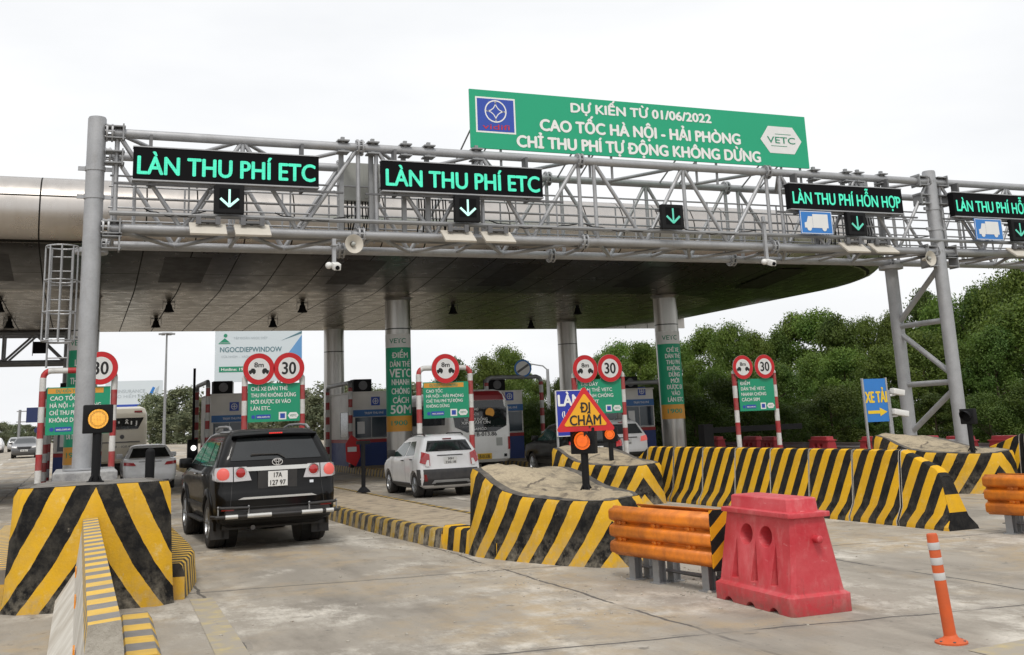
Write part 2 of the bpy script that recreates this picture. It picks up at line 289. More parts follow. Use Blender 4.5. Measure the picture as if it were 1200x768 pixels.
# ------------------------------------------------------------------ mesh builder
_font = {}
def glyphs(s, bold):
    k = (s, bold)
    if k not in _font:
        cu = bpy.data.curves.new('lettering', 'FONT'); cu.body = s; cu.size = 1; cu.resolution_u = 4; cu.offset = bold; cu.fill_mode = 'FRONT'
        o = bpy.data.objects.new('lettering', cu); COL.objects.link(o)
        dg = bpy.context.evaluated_depsgraph_get(); dg.update(); me = bpy.data.meshes.new_from_object(o.evaluated_get(dg))
        _font[k] = ([tuple(v.co) for v in me.vertices], [tuple(p.vertices) for p in me.polygons])
        bpy.data.objects.remove(o); bpy.data.curves.remove(cu); bpy.data.meshes.remove(me)
    return _font[k]
def capheight(bold):
    v, f = glyphs('H', bold); return max(p[1] for p in v) - min(p[1] for p in v)
class MB:
    def __init__(s): s.v = []; s.f = []; s.m = []; s.uv = {}; s.at = None
    def face(s, idx, m=0, uv=None):
        if uv: s.uv[len(s.f)] = uv
        s.f.append(tuple(idx)); s.m.append(m)
    def add(s, vs, fs, m=0):
        o = len(s.v); s.v += [tuple(p) for p in vs]
        for f in fs: s.f.append(tuple(i+o for i in f)); s.m.append(m)
        return s
    def box(s, c, d, m=0, rot=None, bev=0):
        """box centre c, full sizes d; small bevel by insetting the corners"""
        hx, hy, hz = d[0]/2, d[1]/2, d[2]/2
        M = rot.to_matrix() if rot else None
        if bev:
            bm = bmesh.new(); bmesh.ops.create_cube(bm, size=1)
            for v in bm.verts: v.co = Vector((v.co.x*d[0], v.co.y*d[1], v.co.z*d[2]))
            bmesh.ops.bevel(bm, geom=bm.edges[:], offset=bev, segments=2, affect='EDGES', profile=.6)
            vs = [v.co.copy() for v in bm.verts]; bm.verts.index_update(); fs = [[v.index for v in f.verts] for f in bm.faces]; bm.free()
        else:
            vs = [Vector((x, y, z)) for x in (-hx, hx) for y in (-hy, hy) for z in (-hz, hz)]
            fs = [(0, 1, 3, 2), (4, 6, 7, 5), (0, 4, 5, 1), (2, 3, 7, 6), (0, 2, 6, 4), (1, 5, 7, 3)]
        if M: vs = [M @ v for v in vs]
        C = Vector(c); return s.add([v+C for v in vs], fs, m)
    def bx(s, x0, x1, y0, y1, z0, z1, m=0, bev=0): return s.box(((x0+x1)/2, (y0+y1)/2, (z0+z1)/2), (x1-x0, y1-y0, z1-z0), m, None, bev)
    def cyl(s, a, b, r, n=12, m=0, r2=None, cap=True):
        a, b = Vector(a), Vector(b); d = b-a
        if d.length < 1e-6: return s
        q = d.to_track_quat('Z', 'Y'); r2 = r if r2 is None else r2
        vs = []
        for i in range(n):
            t = 2*PI*i/n; e = q @ Vector((math.cos(t), math.sin(t), 0)); vs += [a+e*r, b+e*r2]
        fs = [(2*i, 2*((i+1) % n), 2*((i+1) % n)+1, 2*i+1) for i in range(n)]
        if cap: fs += [tuple(2*i for i in range(n))[::-1], tuple(2*i+1 for i in range(n))]
        return s.add(vs, fs, m)
    def path(s, pts, r, n=10, m=0):
        for a, b in zip(pts, pts[1:]): s.cyl(a, b, r, n, m)
        for p in pts[1:-1]: s.ball(p, r*1.0, m, 6, 8)
        return s
    def ball(s, c, r, m=0, nv=8, nu=12, sc=(1, 1, 1)):
        vs, fs = [], []
        for i in range(nv+1):
            th = PI*i/nv
            for j in range(nu): ph = 2*PI*j/nu; vs.append((c[0]+r*sc[0]*math.sin(th)*math.cos(ph), c[1]+r*sc[1]*math.sin(th)*math.sin(ph), c[2]+r*sc[2]*math.cos(th)))
        for i in range(nv):
            for j in range(nu): fs.append((i*nu+j, (i+1)*nu+j, (i+1)*nu+(j+1) % nu, i*nu+(j+1) % nu))
        return s.add(vs, fs, m)
    def prism(s, poly, y0, y1, m=0):
        """polygon in (x,z) pushed along y"""
        n = len(poly); vs = [(x, y0, z) for x, z in poly]+[(x, y1, z) for x, z in poly]
        return s.add(vs, [tuple(range(n)), tuple(range(n, 2*n))[::-1]]+[(i, i+n, (i+1) % n+n, (i+1) % n) for i in range(n)], m)
    def prismx(s, poly, x0, x1, m=0):
        """polygon in (y,z) pushed along x"""
        n = len(poly); vs = [(x0, y, z) for y, z in poly]+[(x1, y, z) for y, z in poly]
        return s.add(vs, [tuple(range(n)), tuple(range(n, 2*n))[::-1]]+[(i, (i+1) % n, (i+1) % n+n, i+n) for i in range(n)], m)
    def prismz(s, poly, z0, z1, m=0):
        n = len(poly); vs = [(x, y, z0) for x, y in poly]+[(x, y, z1) for x, y in poly]
        return s.add(vs, [tuple(range(n)), tuple(range(n, 2*n))[::-1]]+[(i, (i+1) % n, (i+1) % n+n, i+n) for i in range(n)], m)
    def lathe(s, prof, c, axis_=(0, 0, 1), n=20, m=0):
        """prof = (radius, along axis)"""
        q = Vector(axis_).to_track_quat('Z', 'Y'); C = Vector(c); vs, fs = [], []; k = len(prof)
        for i in range(n):
            t = 2*PI*i/n
            for r, h in prof: vs.append(C+q @ Vector((r*math.cos(t), r*math.sin(t), h)))
        for i in range(n):
            for j in range(k-1): fs.append((i*k+j, ((i+1) % n)*k+j, ((i+1) % n)*k+j+1, i*k+j+1))
        return s.add(vs, fs, m)
    def disc(s, cx, cz, r, y, th=.004, m=0, n=28): return s.cyl((cx, y, cz), (cx, y-th, cz), r, n, m)
    def text(s, body, cx, cz, h, w=None, y=-.006, m=0, bold=.03, al='C', bend=None, th=.002):
        """lettering in the xz plane facing -y; (cx, cz) = middle (or left) of the cap height"""
        full = body; HN = {'Ơ': 'O', 'Ớ': 'Ó', 'Ợ': 'Ọ', 'Đ': 'D'}; body = ''.join(HN.get(ch, ch) for ch in body); v, f = glyphs(body, 0)
        if not v: return s
        dw = glyphs('D', 0)[0]; dwid = max(p[0] for p in dw)-min(p[0] for p in dw); bars = []
        for i_, ch in enumerate(full):
            if ch == 'Đ': lx = max(p[0] for p in glyphs(body[:i_]+'D', 0)[0])-dwid; bars.append((lx-dwid*.16, lx+dwid*.42, .5, .065))
            elif ch in HN: lx = max(p[0] for p in glyphs(body[:i_]+'O', 0)[0]); bars.append((lx-dwid*.16, lx+dwid*.10, .93, .10))
        k = h/capheight(0); x0 = min(p[0] for p in v); x1 = max(p[0] for p in v); kx = k if w is None else w/(x1-x0)
        ox = cx-(x0+x1)/2*kx if al == 'C' else cx-x0*kx
        vs = [(ox+p[0]*kx, y, cz-h/2+p[1]*k) for p in v]
        for b0, b1, fz, fh in bars:
            zc, hh = cz+h*(fz-.5), h*fh+bold*k*.5; y3 = y-.0035
            q_ = [(ox+b0*kx, y3, zc-hh), (ox+b1*kx, y3, zc-hh), (ox+b1*kx, y3, zc+hh), (ox+b0*kx, y3, zc+hh)]
            if bend: q_ = [(math.sin(p[0]/bend)*(bend+.0095), -math.cos(p[0]/bend)*(bend+.0095), p[2]) for p in q_]
            s.add(q_, [(0, 1, 2, 3)], m)
        sx, sz = bold*k*.75, bold*k*.55; base_ = vs
        for q, (dx, dz) in enumerate(((0, 0), (-sx, 0), (sx, 0), (0, sz), (0, -sz)) if bold > .001 else ((0, 0),)):
            vs = [(p[0]+dx, p[1]-.0004*q, p[2]+dz) for p in base_]
            if bend: r = bend; vs = [(math.sin(p[0]/r)*(r+.006+.0004*q), -math.cos(p[0]/r)*(r+.006+.0004*q), p[2]) for p in vs]
            s.add(vs, f, m)
        return s
    def build(s, name, mats, parent=None, loc=None, smooth=None, rotz=0):
        me = bpy.data.meshes.new(name); me.from_pydata([tuple(p) for p in s.v], [], s.f)
        for mm in (mats if isinstance(mats, (list, tuple)) else [mats]): me.materials.append(MATS[mm])
        me.polygons.foreach_set('material_index', s.m)
        if s.uv:
            l = me.uv_layers.new(name='UVMap')
            for i, p in enumerate(me.polygons):
                if i in s.uv:
                    for li, u in zip(p.loop_indices, s.uv[i]): l.data[li].uv = u
        me.update()
        if smooth:
            me.polygons.foreach_set('use_smooth', [True]*len(me.polygons)); me.set_sharp_from_angle(angle=R(smooth))
        o = bpy.data.objects.new(name, me); COL.objects.link(o)
        if loc: o.location = loc
        o.rotation_euler.z = rotz
        if parent: o.parent = parent
        return o
def tag(o, label=None, cat=None, group=None, kind=None):
    for k, v in (('label', label), ('category', cat), ('group', group), ('kind', kind)):
        if v: o[k] = v
    return o
def thing(name, label, cat, loc=(0, 0, 0), rz=0, group=None):
    o = bpy.data.objects.new(name, None); o.empty_display_size = .2; COL.objects.link(o); o.location = loc; o.rotation_euler.z = rz
    return tag(o, label, cat, group)
def kids(o): return [c for c in COL.objects if c.parent == o]
def copy_tree(o, parent=None):
    c = o.copy(); COL.objects.link(c); c.parent = parent
    for ch in kids(o): copy_tree(ch, c)
    return c
def lerp(a, b, t): return a+(b-a)*t
def smooth_(t): t = max(0, min(1, t)); return t*t*(3-2*t)
def gz(x, y): return .62*smooth_((y-52)/45)-.35*smooth_((x-24.5)/3)

# ================================================================== SETTING: ground, islands
def sheet(name, xs, ys, m, dz, keep=None):
    b = MB(); nx = len(xs)
    for y in ys:
        for x in xs: b.v.append((x, y, gz(x, y)+dz))
    for j in range(len(ys)-1):
        for i in range(nx-1):
            a = j*nx+i; b.face((a, a+1, a+1+nx, a+nx))
    return tag(b.build(name, m, smooth=40), kind='structure')
YS = [-60, -20, 0, 10, 20, 30, 40, 50]+[52+5*i for i in range(10)]+[105, 130, 170, 230, 320, 460, 700, 1100, 2200]
sheet('road', [-1500, -400, -120, -60, -30, -12, 0, 12, 20, 24.5, 25, 25.5, 26, 26.5, 27, 27.5, 28.5], YS, 'ground', 0)
sheet('verge', [28.5, 29.2, 31, 36, 45, 60, 90, 150, 300, 700, 1600], YS, 'grass', .02)
# lane lines beyond the plaza
b = MB()
for x in (-4.6, -8.2, -11.8):
    for k in range(14):
        y = 30+k*9.0; z0, z1 = gz(x, y)+.005, gz(x, y+3)+.005
        b.add([(x-.07, y, z0), (x+.07, y, z0), (x+.07, y+3, z1), (x-.07, y+3, z1)], [(0, 1, 2, 3)])
mat('worn_white', (.62, .61, .57), .8, 0, .9, (.36, .33, .28), 3)
tag(b.build('road_markings', 'worn_white'), kind='structure')
mat('worn_yellow', (.42, .345, .19), .85, 0, 1.6, (.33, .295, .24), 5)
b = MB(); b.add([(1.03, 7.2, .004), (1.30, 7.2, .004), (1.42, 12.5, .004), (1.18, 12.5, .004)], [(0, 1, 2, 3)])
b.add([(6.0, 5.6, .004), (8.2, 5.9, .004), (8.2, 6.5, .004), (6.0, 6.3, .004)], [(0, 1, 2, 3)]); tag(b.build('faded_marking', 'worn_yellow'), kind='structure')

def kerb(name, pts, wd, h, period=.42, m='kerb_paint', side=1, phase=0):
    """striped kerb stones along pts (x,y); outer face on the left of travel * side"""
    b = MB(); d = 0; n = len(pts); off = []
    for i in range(n):
        p, q = Vector(pts[max(0, i-1)]), Vector(pts[min(n-1, i+1)]); t = (q-p).normalized(); off.append(Vector((t.y, -t.x))*side)
    D = [0]
    for i in range(1, n): D.append(D[-1]+(Vector(pts[i])-Vector(pts[i-1])).length)
    for i in range(n-1):
        P, Q = Vector(pts[i]), Vector(pts[i+1]); s0, s1 = D[i]/period+phase, D[i+1]/period+phase
        sec = []
        for V, o, s in ((P, off[i], s0), (Q, off[i+1], s1)):
            sec.append([(V.x, V.y, 0), (V.x+o.x*.03, V.y+o.y*.03, h-.03), (V.x+o.x*.06, V.y+o.y*.06, h), (V.x+o.x*wd, V.y+o.y*wd, h)])
        o0 = len(b.v); b.v += sec[0]+sec[1]; zz = (0, .2, .5, .6)
        for k in range(3):
            b.face((o0+k, o0+4+k, o0+5+k, o0+k+1), 0, [(s0+zz[k]*.2, zz[k]), (s1+zz[k]*.2, zz[k]), (s1+zz[k+1]*.2, zz[k+1]), (s0+zz[k+1]*.2, zz[k+1])])
    for V, o, s in ((Vector(pts[0]), off[0], D[0]), (Vector(pts[-1]), off[-1], D[-1])):     # end faces
        o0 = len(b.v); b.v += [(V.x, V.y, 0), (V.x+o.x*wd, V.y+o.y*wd, 0), (V.x+o.x*wd, V.y+o.y*wd, h), (V.x+o.x*.06, V.y+o.y*.06, h), (V.x+o.x*.03, V.y+o.y*.03, h-.03)]
        b.v += [(V.x, V.y, h*.62), (V.x+o.x*wd, V.y+o.y*wd, h*.62)]
        b.face((o0, o0+1, o0+6, o0+5), 0, [(.1, .1)]*4); b.face((o0+5, o0+6, o0+2, o0+3, o0+4), 0, [(.8, .4)]*5)
    return tag(b.build(name, m, smooth=50), kind='structure')
ISL = [0.0, 5.42, 10.8, 16.2, 21.6]
Y0 = [14.5, 13.3, 21.8, 18.4, 24.0]
for k, (c, y0) in enumerate(zip(ISL, Y0)):
    if k == 1:
        left = [(5.16, 13.3), (5.0, 14.3), (4.86, 15.4), (4.76, 16.6), (4.66, 18.5), (4.62, 20.7), (4.62, 40), (4.62, 62)]
    else:
        left = [(c-.85, y0), (c-.85, 40), (c-.85, 62)]
    right = [(c+.9, y0), (c+.9, 40), (c+.9, 62)]
    kerb('kerb', left, .17, .26, side=1); kerb('kerb', right, .17, .26, side=-1)
    b = MB(); inner = [(x+.15, y) for x, y in left]+[(x-.15, y) for x, y in right[::-1]]
    nseg = 40
    def edge(pts, y):
        for p, q in zip(pts, pts[1:]):
            if p[1] <= y <= q[1]: return lerp(p[0], q[0], (y-p[1])/(q[1]-p[1]))
        return pts[-1][0]
    for i in range(nseg+1):
        y = lerp(left[0][1], 62, (i/nseg)**1.5); xa, xb = edge(left, y)+.15, edge(right, max(y, y0))-.15
        for j in range(7): b.v.append((lerp(xa, xb, j/6), y, .252+(random.uniform(0, .018) if 0 < j < 6 else 0)))
    for i in range(nseg):
        for j in range(6): a = i*7+j; b.face((a, a+1, a+8, a+7))
    tag(b.build('pavement', 'island_concrete', smooth=60), kind='structure')

# ================================================================== CRASH BLOCKS (striped noses of the islands)
def crash_block(label, perim, apex, period=.44, phase=.06, flare=.05, bumps=.03, slope=.6, m='hazard_paint', group=None, topm='ramp_mortar', rimw=1):
    """perim: (x, y, ztop) from the back left round the nose to the back right; apex = index of the chevron tip"""
    root = thing('crash_block', label, 'crash barrier', (perim[apex][0], perim[apex][1], 0), group=group); ox, oy = perim[apex][:2]
    P = [Vector((x-ox, y-oy)) for x, y, z in perim]; Z = [p[2] for p in perim]; n = len(P)
    D = [0]
    for i in range(1, n): D.append(D[-1]+(P[i]-P[i-1]).length)
    D = [d-D[apex] for d in D]
    off = []
    for i in range(n):
        t = (P[min(n-1, i+1)]-P[max(0, i-1)]).normalized(); off.append(Vector((-t.y, t.x))*-1)
    b = MB(); L = (0, .12, .35, .7, .93, 1.0)
    fl = (1.3, 1.0, .55, .15, 0, -.6)
    for i in range(n):
        for l, f in zip(L, fl): q = P[i]+off[i]*(flare*f+random.uniform(-.006, .006)*(l < 1)); b.v.append((q.x, q.y, Z[i]*l))
    k = len(L)
    for i in range(n-1):
        for j in range(k-1):
            u = [((abs(D[a])*1.0+slope*Z[a]*L[c]+.05*math.sin(Z[a]*L[c]*3))/period+phase, Z[a]*L[c]) for a, c in ((i, j), (i+1, j), (i+1, j+1), (i, j+1))]
            b.face((i*k+j, (i+1)*k+j, (i+1)*k+j+1, i*k+j+1), 0, u)
    e = (n-1)*k; b.face((0, k-1, e+k-1, e), 0, [(.7, .5)]*4)
    b.build('barrier_wall', m, root, smooth=45)
    # top: black rim then weathered mortar
    Pi = [P[i]+off[i]*flare*-.6 for i in range(n)]; A = Pi[:apex+1][::-1]; B = Pi[apex:]; za = Z[:apex+1][::-1]; zb = Z[apex:]
    def res(pts, zs, t):
        d = [0]
        for p, q in zip(pts, pts[1:]): d.append(d[-1]+(q-p).length)
        s = t*d[-1]
        for i in range(len(pts)-1):
            if s <= d[i+1]+1e-9: f = (s-d[i])/max(1e-6, d[i+1]-d[i]); return pts[i].lerp(pts[i+1], f), lerp(zs[i], zs[i+1], f)
        return pts[-1], zs[-1]
    rows, cols = 26, 12; g = MB(); rim = MB()
    for i in range(rows+1):
        t = i/rows; (pa, z1), (pb, z2) = res(A, za, t), res(B, zb, t)
        for j in range(cols+1):
            f = j/cols; q = pa.lerp(pb, f); e = min(f, 1-f, t*1.2)
            z = lerp(z1, z2, f)+.004+(bumps*random.random()+bumps*1.4*math.sin(q.x*5+q.y*3)*math.sin(q.y*2.1))*min(1, e*6)
            g.v.append((q.x, q.y, z))
    for i in range(rows):
        for j in range(cols): a = i*(cols+1)+j; g.face((a, a+1, a+cols+2, a+cols+1), 1 if (i < 2 or j in (0, cols-1)) else 0)
    g.build('top', [topm, 'weathered_black'], root, smooth=70)
    return root
mat('weathered_black', (.035, .033, .03), .8, 0, .9, (.16, .14, .115), 5); mat('weathered_grey', (.11, .105, .098), .85, 0, .9, (.24, .22, .19), 3)
crash_block('tall striped concrete block at left with chevrons, behind the low median wall', [(-.60, 19, 1.0), (-.62, 16, 1.18), (-.64, 13.1, 1.25), (-.63, 12.80, 1.25), (-.52, 12.66, 1.255), (-.1, 12.52, 1.26), (.18, 12.44, 1.265), (.5, 12.38, 1.265), (.84, 12.33, 1.265), (.95, 12.42, 1.265), (.97, 12.8, 1.255), (.97, 16, 1.18), (.96, 19, 1.0)], 6, phase=-.14, bumps=.01, topm='weathered_grey')
NOSE = [(5.3, 14.35, 1.10), (5.10, 14.3, 1.12), (5.02, 14.1, 1.13), (5.04, 13.85, 1.08), (5.10, 13.6, .95), (5.18, 13.35, .85), (5.3, 13.0, .79), (5.6, 12.3, .755), (5.84, 11.9, .755), (5.98, 11.78, .76), (6.2, 11.72, .79), (6.40, 11.78, .80), (6.53, 12.15, .82), (6.58, 13.0, .86), (6.60, 13.7, 1.0), (6.58, 14.2, 1.07), (6.3, 14.35, 1.09)]
def nose(dx, dy, label): return crash_block(label, [(x+dx, y+dy, z) for x, y, z in NOSE], 9, phase=.15)
nose(0, 0, 'striped concrete nose carrying the triangular warning sign in the middle')
nose(4.62, 7.6, 'sandy topped striped block behind the warning triangle, with small amber lamp')
nose(10.6, 4.2, 'striped sandy topped block under the right gantry leg')
# low striped stubs at both sides of the left block
kerb('kerb', [(1.13, 12.58), (1.26, 13.2), (1.39, 13.95), (1.42, 15), (1.42, 20)], .44, .38, .26, 'kerb_stub_paint', -1, .2)
kerb('kerb', [(-1.22, 13.2), (-1.2, 14.4), (-1.15, 20)], .55, .40, .24, 'median_paint', 1, .2)
kerb('kerb', [(5.10, 13.42), (5.0, 14.0), (4.90, 15.1)], .3, .32, .42, 'hazard_paint_fresh', 1, .4)

# ================================================================== JERSEY BARRIERS
NJ = [(-.275, 0), (-.275, .07), (-.17, .27), (-.105, .98), (-.085, 1.07), (-.04, 1.09), (.04, 1.09), (.085, 1.07), (.105, .98), (.17, .27), (.275, .07), (.275, 0)]
def jersey_mesh(ln, taper=None, period=1.1/3, endbands=False, m='hazard_paint_fresh'):
    """along local y from 0 (near) to ln (far); taper = height factor at the near end / far end"""
    b = MB(); secs = [0, .016, ln*.33, ln*.66, ln-.016, ln]; h0, h1 = taper or (1, 1); n = len(NJ)
    for i, y in enumerate(secs):
        e = .985 if i in (0, 5) else 1; hh = lerp(h0, h1, y/ln)
        for x, z in NJ:
            yy = y+(z*.22 if (endbands and i == 0) else (z*.2 if endbands and i == 1 else 0)); b.v.append((x*e, yy, z*hh))
    for i in range(len(secs)-1):
        for j in range(n-1):
            ids = (i*n+j, i*n+j+1, (i+1)*n+j+1, (i+1)*n+j)
            b.face(ids, 1 if (i == 4 or (i == 0 and not endbands)) else 0, [((-b.v[q][1]-.5*b.v[q][2])/period+.3, b.v[q][2]*1.0) for q in ids])
    if endbands:
        # near end face as three bands
        for z0, z1, ph in ((0, .36, .8), (.36, .72, .2), (.72, 1.09, .8)):
            o = len(b.v); y0 = z0*.22-.003; y1 = z1*.22-.003
            def hw(z):
                for (xa, za), (xb, zb) in zip(NJ[6:], NJ[7:]):
                    if zb <= z <= za: return lerp(xa, xb, (za-z)/max(1e-6, za-zb))
                return .04
            zs = [z for z in (0, .07, .27, .36, .72, .98, 1.07, 1.09) if z0 <= z <= z1]
            for z in zs: b.v += [(-hw(z)*.985, z*.22-.003, z*h0), (hw(z)*.985, z*.22-.003, z*h0)]
            for k in range(len(zs)-1): b.face((o+2*k, o+2*k+1, o+2*k+3, o+2*k+2), 0, [(ph, .6)]*4)
    else: b.face(range(n), 0, [(.8, .5)]*n)
    b.face([(len(secs)-1)*n+j for j in range(n)][::-1], 0, [(.8, .5)]*n)
    return b.build('jersey_barrier', [m, 'bare_concrete'], smooth=35)
jer_y = [12.95, 14.02, 15.12, 16.22, 17.34, 18.48, 19.6, 20.7]
names8 = ['second concrete barrier from the near end of the striped middle row', 'third concrete barrier from the near end of the striped middle row', 'fourth concrete barrier from the near end of the striped middle row', 'fifth concrete barrier from the near end of the striped middle row', 'sixth concrete barrier from the near end of the striped middle row', 'seventh concrete barrier from the near end of the striped middle row', 'eighth striped concrete barrier of the middle row, below the right pillar']
J0 = None
for i in range(7):
    ln = jer_y[i+1]-jer_y[i]-.012
    if J0 is None: o = J0 = jersey_mesh(1.085)
    else: o = J0.copy(); COL.objects.link(o)
    o.location = (11.57+random.uniform(-.01, .01), jer_y[i], 0); o.rotation_euler.z = random.uniform(-.006, .006); o.scale.y = ln/1.085
    tag(o, names8[i], 'concrete barrier', 'striped concrete barriers in the middle row')
o = jersey_mesh(1.0, (.66, 1), endbands=True); o.location = (11.57, 11.93, 0); tag(o, 'sloped striped end barrier with a black and yellow end face', 'concrete barrier', 'striped concrete barriers in the middle row')
o = jersey_mesh(1.0, (1, .5)); o.location = (11.57, 20.71, 0); o.rotation_euler.z = R(4); tag(o, 'far sloping barrier of the middle row, beside the small amber lamp', 'concrete barrier', 'striped concrete barriers in the middle row')
for i in range(7):
    o = J0.copy(); COL.objects.link(o); o.location = (17.55+.05*i, 15.1-1.1*i, 0); o.rotation_euler.z = -.045
    o = tag(o, ['striped concrete barrier at right edge beside the sloped one, above the orange rail', 'striped barrier just outside the right edge of the picture'][i > 0], 'concrete barrier', 'striped concrete barriers of the right row')
o = jersey_mesh(1.0, (1, .72)); o.location = (17.52, 16.2, 0); tag(o, 'sloping striped barrier beside the right sandy block', 'concrete barrier', 'striped concrete barriers of the right row')

# low median wall in front of the left block
b = MB(); prof = [(-.31, 0), (-.31, .12), (-.13, .40), (-.085, .80), (-.075, .92), (.068, .93), (.085, .80), (.10, .36), (.14, .0)]
ys = [5.45, 5.5, 7, 8.6, 10.2, 11.5, 12.48]; n = len(prof)
for y in ys:
    for x, z in prof: b.v.append((x*(1+.0*y)+.145, y, z))
for i in range(len(ys)-1):
    for j in range(n-1):
        ids = (i*n+j, (i+1)*n+j, (i+1)*n+j+1, i*n+j+1); m_ = 1 if j >= 3 and j <= 5 else (0 if j < 3 else 2)
        b.face(ids, m_, [(b.v[q][1]/.36+.1, .9) for q in ids])
b.face(range(n), 2, [(.1, 0)]*n); b.face([(len(ys)-1)*n+j for j in range(n)][::-1], 2, [(.1, 0)]*n)
mat('whitewash', (.60, .575, .52), .8, 0, .8, (.38, .34, .28), 3)
med = thing('median_wall', 'low concrete median wall with yellow and grey striped top, running to left block', 'barrier wall', (.145, 9, 0))
for i, v in enumerate(b.v): b.v[i] = (v[0]-.145, v[1]-9, v[2])
b.build('wall', ['whitewash', 'median_paint', 'bare_concrete'], med)
mat('orange_reflector', (.85, .30, .02), .3, 0, .1)
for y in (7.05, 9.3, 11.3):
    b = MB(); b.box((-.125, y-9, .52), (.012, .16, .085)); b.build('reflector', 'orange_reflector', med)
# striped kerb stone beside the near end of the wall
b = MB(); pr = [(-.13, 0), (-.125, .38), (-.09, .43), (.09, .43), (.125, .38), (.13, 0)]; n = 6; ys = [-1.2, -.6, 0, .55, .6]
for i, y in enumerate(ys):
    for x, z in pr: b.v.append((x*(.94 if i == 4 else 1), y, z*(.96 if i == 4 else 1)))
for i in range(4):
    for j in range(5):
        ids = (i*n+j, (i+1)*n+j, (i+1)*n+j+1, i*n+j+1); b.face(ids, 0, [(b.v[q][1]/.5+.5, .8) for q in ids])
b.face([4*n+j for j in range(n)][::-1], 0, [(.1, .5)]*n); b.face(range(n), 0, [(.1, .5)]*n)
tag(b.build('kerb_stone', 'median_paint', loc=(.44, 8.5, 0), smooth=50, rotz=-.02), 'short yellow and grey striped kerb stone right of the median wall', 'kerb stone')

# ================================================================== RED WATER BARRIER
def boolean_cut(o, cutters):
    for c in cutters:
        md = o.modifiers.new('cut', 'BOOLEAN'); md.operation = 'DIFFERENCE'; md.solver = 'EXACT'; md.object = c
    dg = bpy.context.evaluated_depsgraph_get(); dg.update(); me = bpy.data.meshes.new_from_object(o.evaluated_get(dg)); o.modifiers.clear()
    o.data = me
    for c in cutters: bpy.data.objects.remove(c)
    return o
def water_barrier():
    b = MB(); L = 1.17
    # section in (x,z): flange, sloping body, lip, top rail
    sec = [(-.285, 0, 0), (-.285, .15, 0), (-.25, .175, .02), (-.245, .19, .02), (-.165, .80, .06), (-.20, .805, .035), (-.20, .845, .035), (-.15, .85, .10), (-.145, .955, .105), (-.135, .965, .115)]
    pts = []
    for x, z, e in sec: pts.append((x, e*1.6 if z > .18 else 0, z))
    n = len(sec); rows = []
    for x, z, e in sec:
        hx = -x; y0, y1 = e*1.35, L-e*1.35; c = .03
        rows.append([(-hx+c, y0, z), (hx-c, y0, z), (hx, y0+c, z), (hx, y1-c, z), (hx-c, y1, z), (-hx+c, y1, z), (-hx, y1-c, z), (-hx, y0+c, z)])
    vs = [p for r in rows for p in r]; fs = []
    for i in range(n-1):
        for j in range(8): fs.append((i*8+j, i*8+(j+1) % 8, (i+1)*8+(j+1) % 8, (i+1)*8+j))
    fs += [tuple(range(8))[::-1], tuple((n-1)*8+j for j in range(8))]
    b.add(vs, fs); o = b.build('water_barrier', 'red_plastic')
    cut = []
    for y in (.44, .73):
        c = MB(); c.cyl((-.6, y, .62), (.6, y, .62), .095, 28); cut.append(c.build('cutter', 'red_plastic'))
    for y in (.29, .585, .88):
        c = MB(); c.add([(-.6, y-.055, .215), (-.6, y+.055, .215), (-.6, y, .58), (-.145, y-.055, .215), (-.145, y+.055, .215), (-.115, y, .58)], [(0, 2, 1), (3, 4, 5), (0, 1, 4, 3), (1, 2, 5, 4), (2, 0, 3, 5)]); cut.append(c.build('cutter', 'red_plastic'))
    for y in (.26, .60, .94):
        c = MB(); c.cyl((-.6, y, -.03), (.6, y, -.03), .075, 14); cut.append(c.build('cutter', 'red_plastic'))
    boolean_cut(o, cut)
    bv = o.modifiers.new('soft', 'BEVEL'); bv.width = .008; bv.segments = 2; bv.limit_method = 'ANGLE'; bv.angle_limit = R(30)
    dg = bpy.context.evaluated_depsgraph_get(); dg.update(); me = bpy.data.meshes.new_from_object(o.evaluated_get(dg)); o.modifiers.clear(); o.data = me
    me.polygons.foreach_set('use_smooth', [True]*len(me.polygons)); me.set_sharp_from_angle(angle=R(35))
    return o
root = thing('water_barrier', 'large scuffed red plastic water filled barrier in the foreground', 'plastic barrier', (6.06, 7.99, 0), -.03)
o = water_barrier(); o.name = 'barrier_body'; o.parent = root; o.scale = (1.12, 1.10, 1.0)
b = MB(); b.cyl((.03, .095, .62), (.03, .0, .62), .034, 14); b.ball((.03, .0, .62), .034, 0, 6, 12, (1, .5, 1)); b.build('filler_plug', 'red_plastic', root, smooth=40)

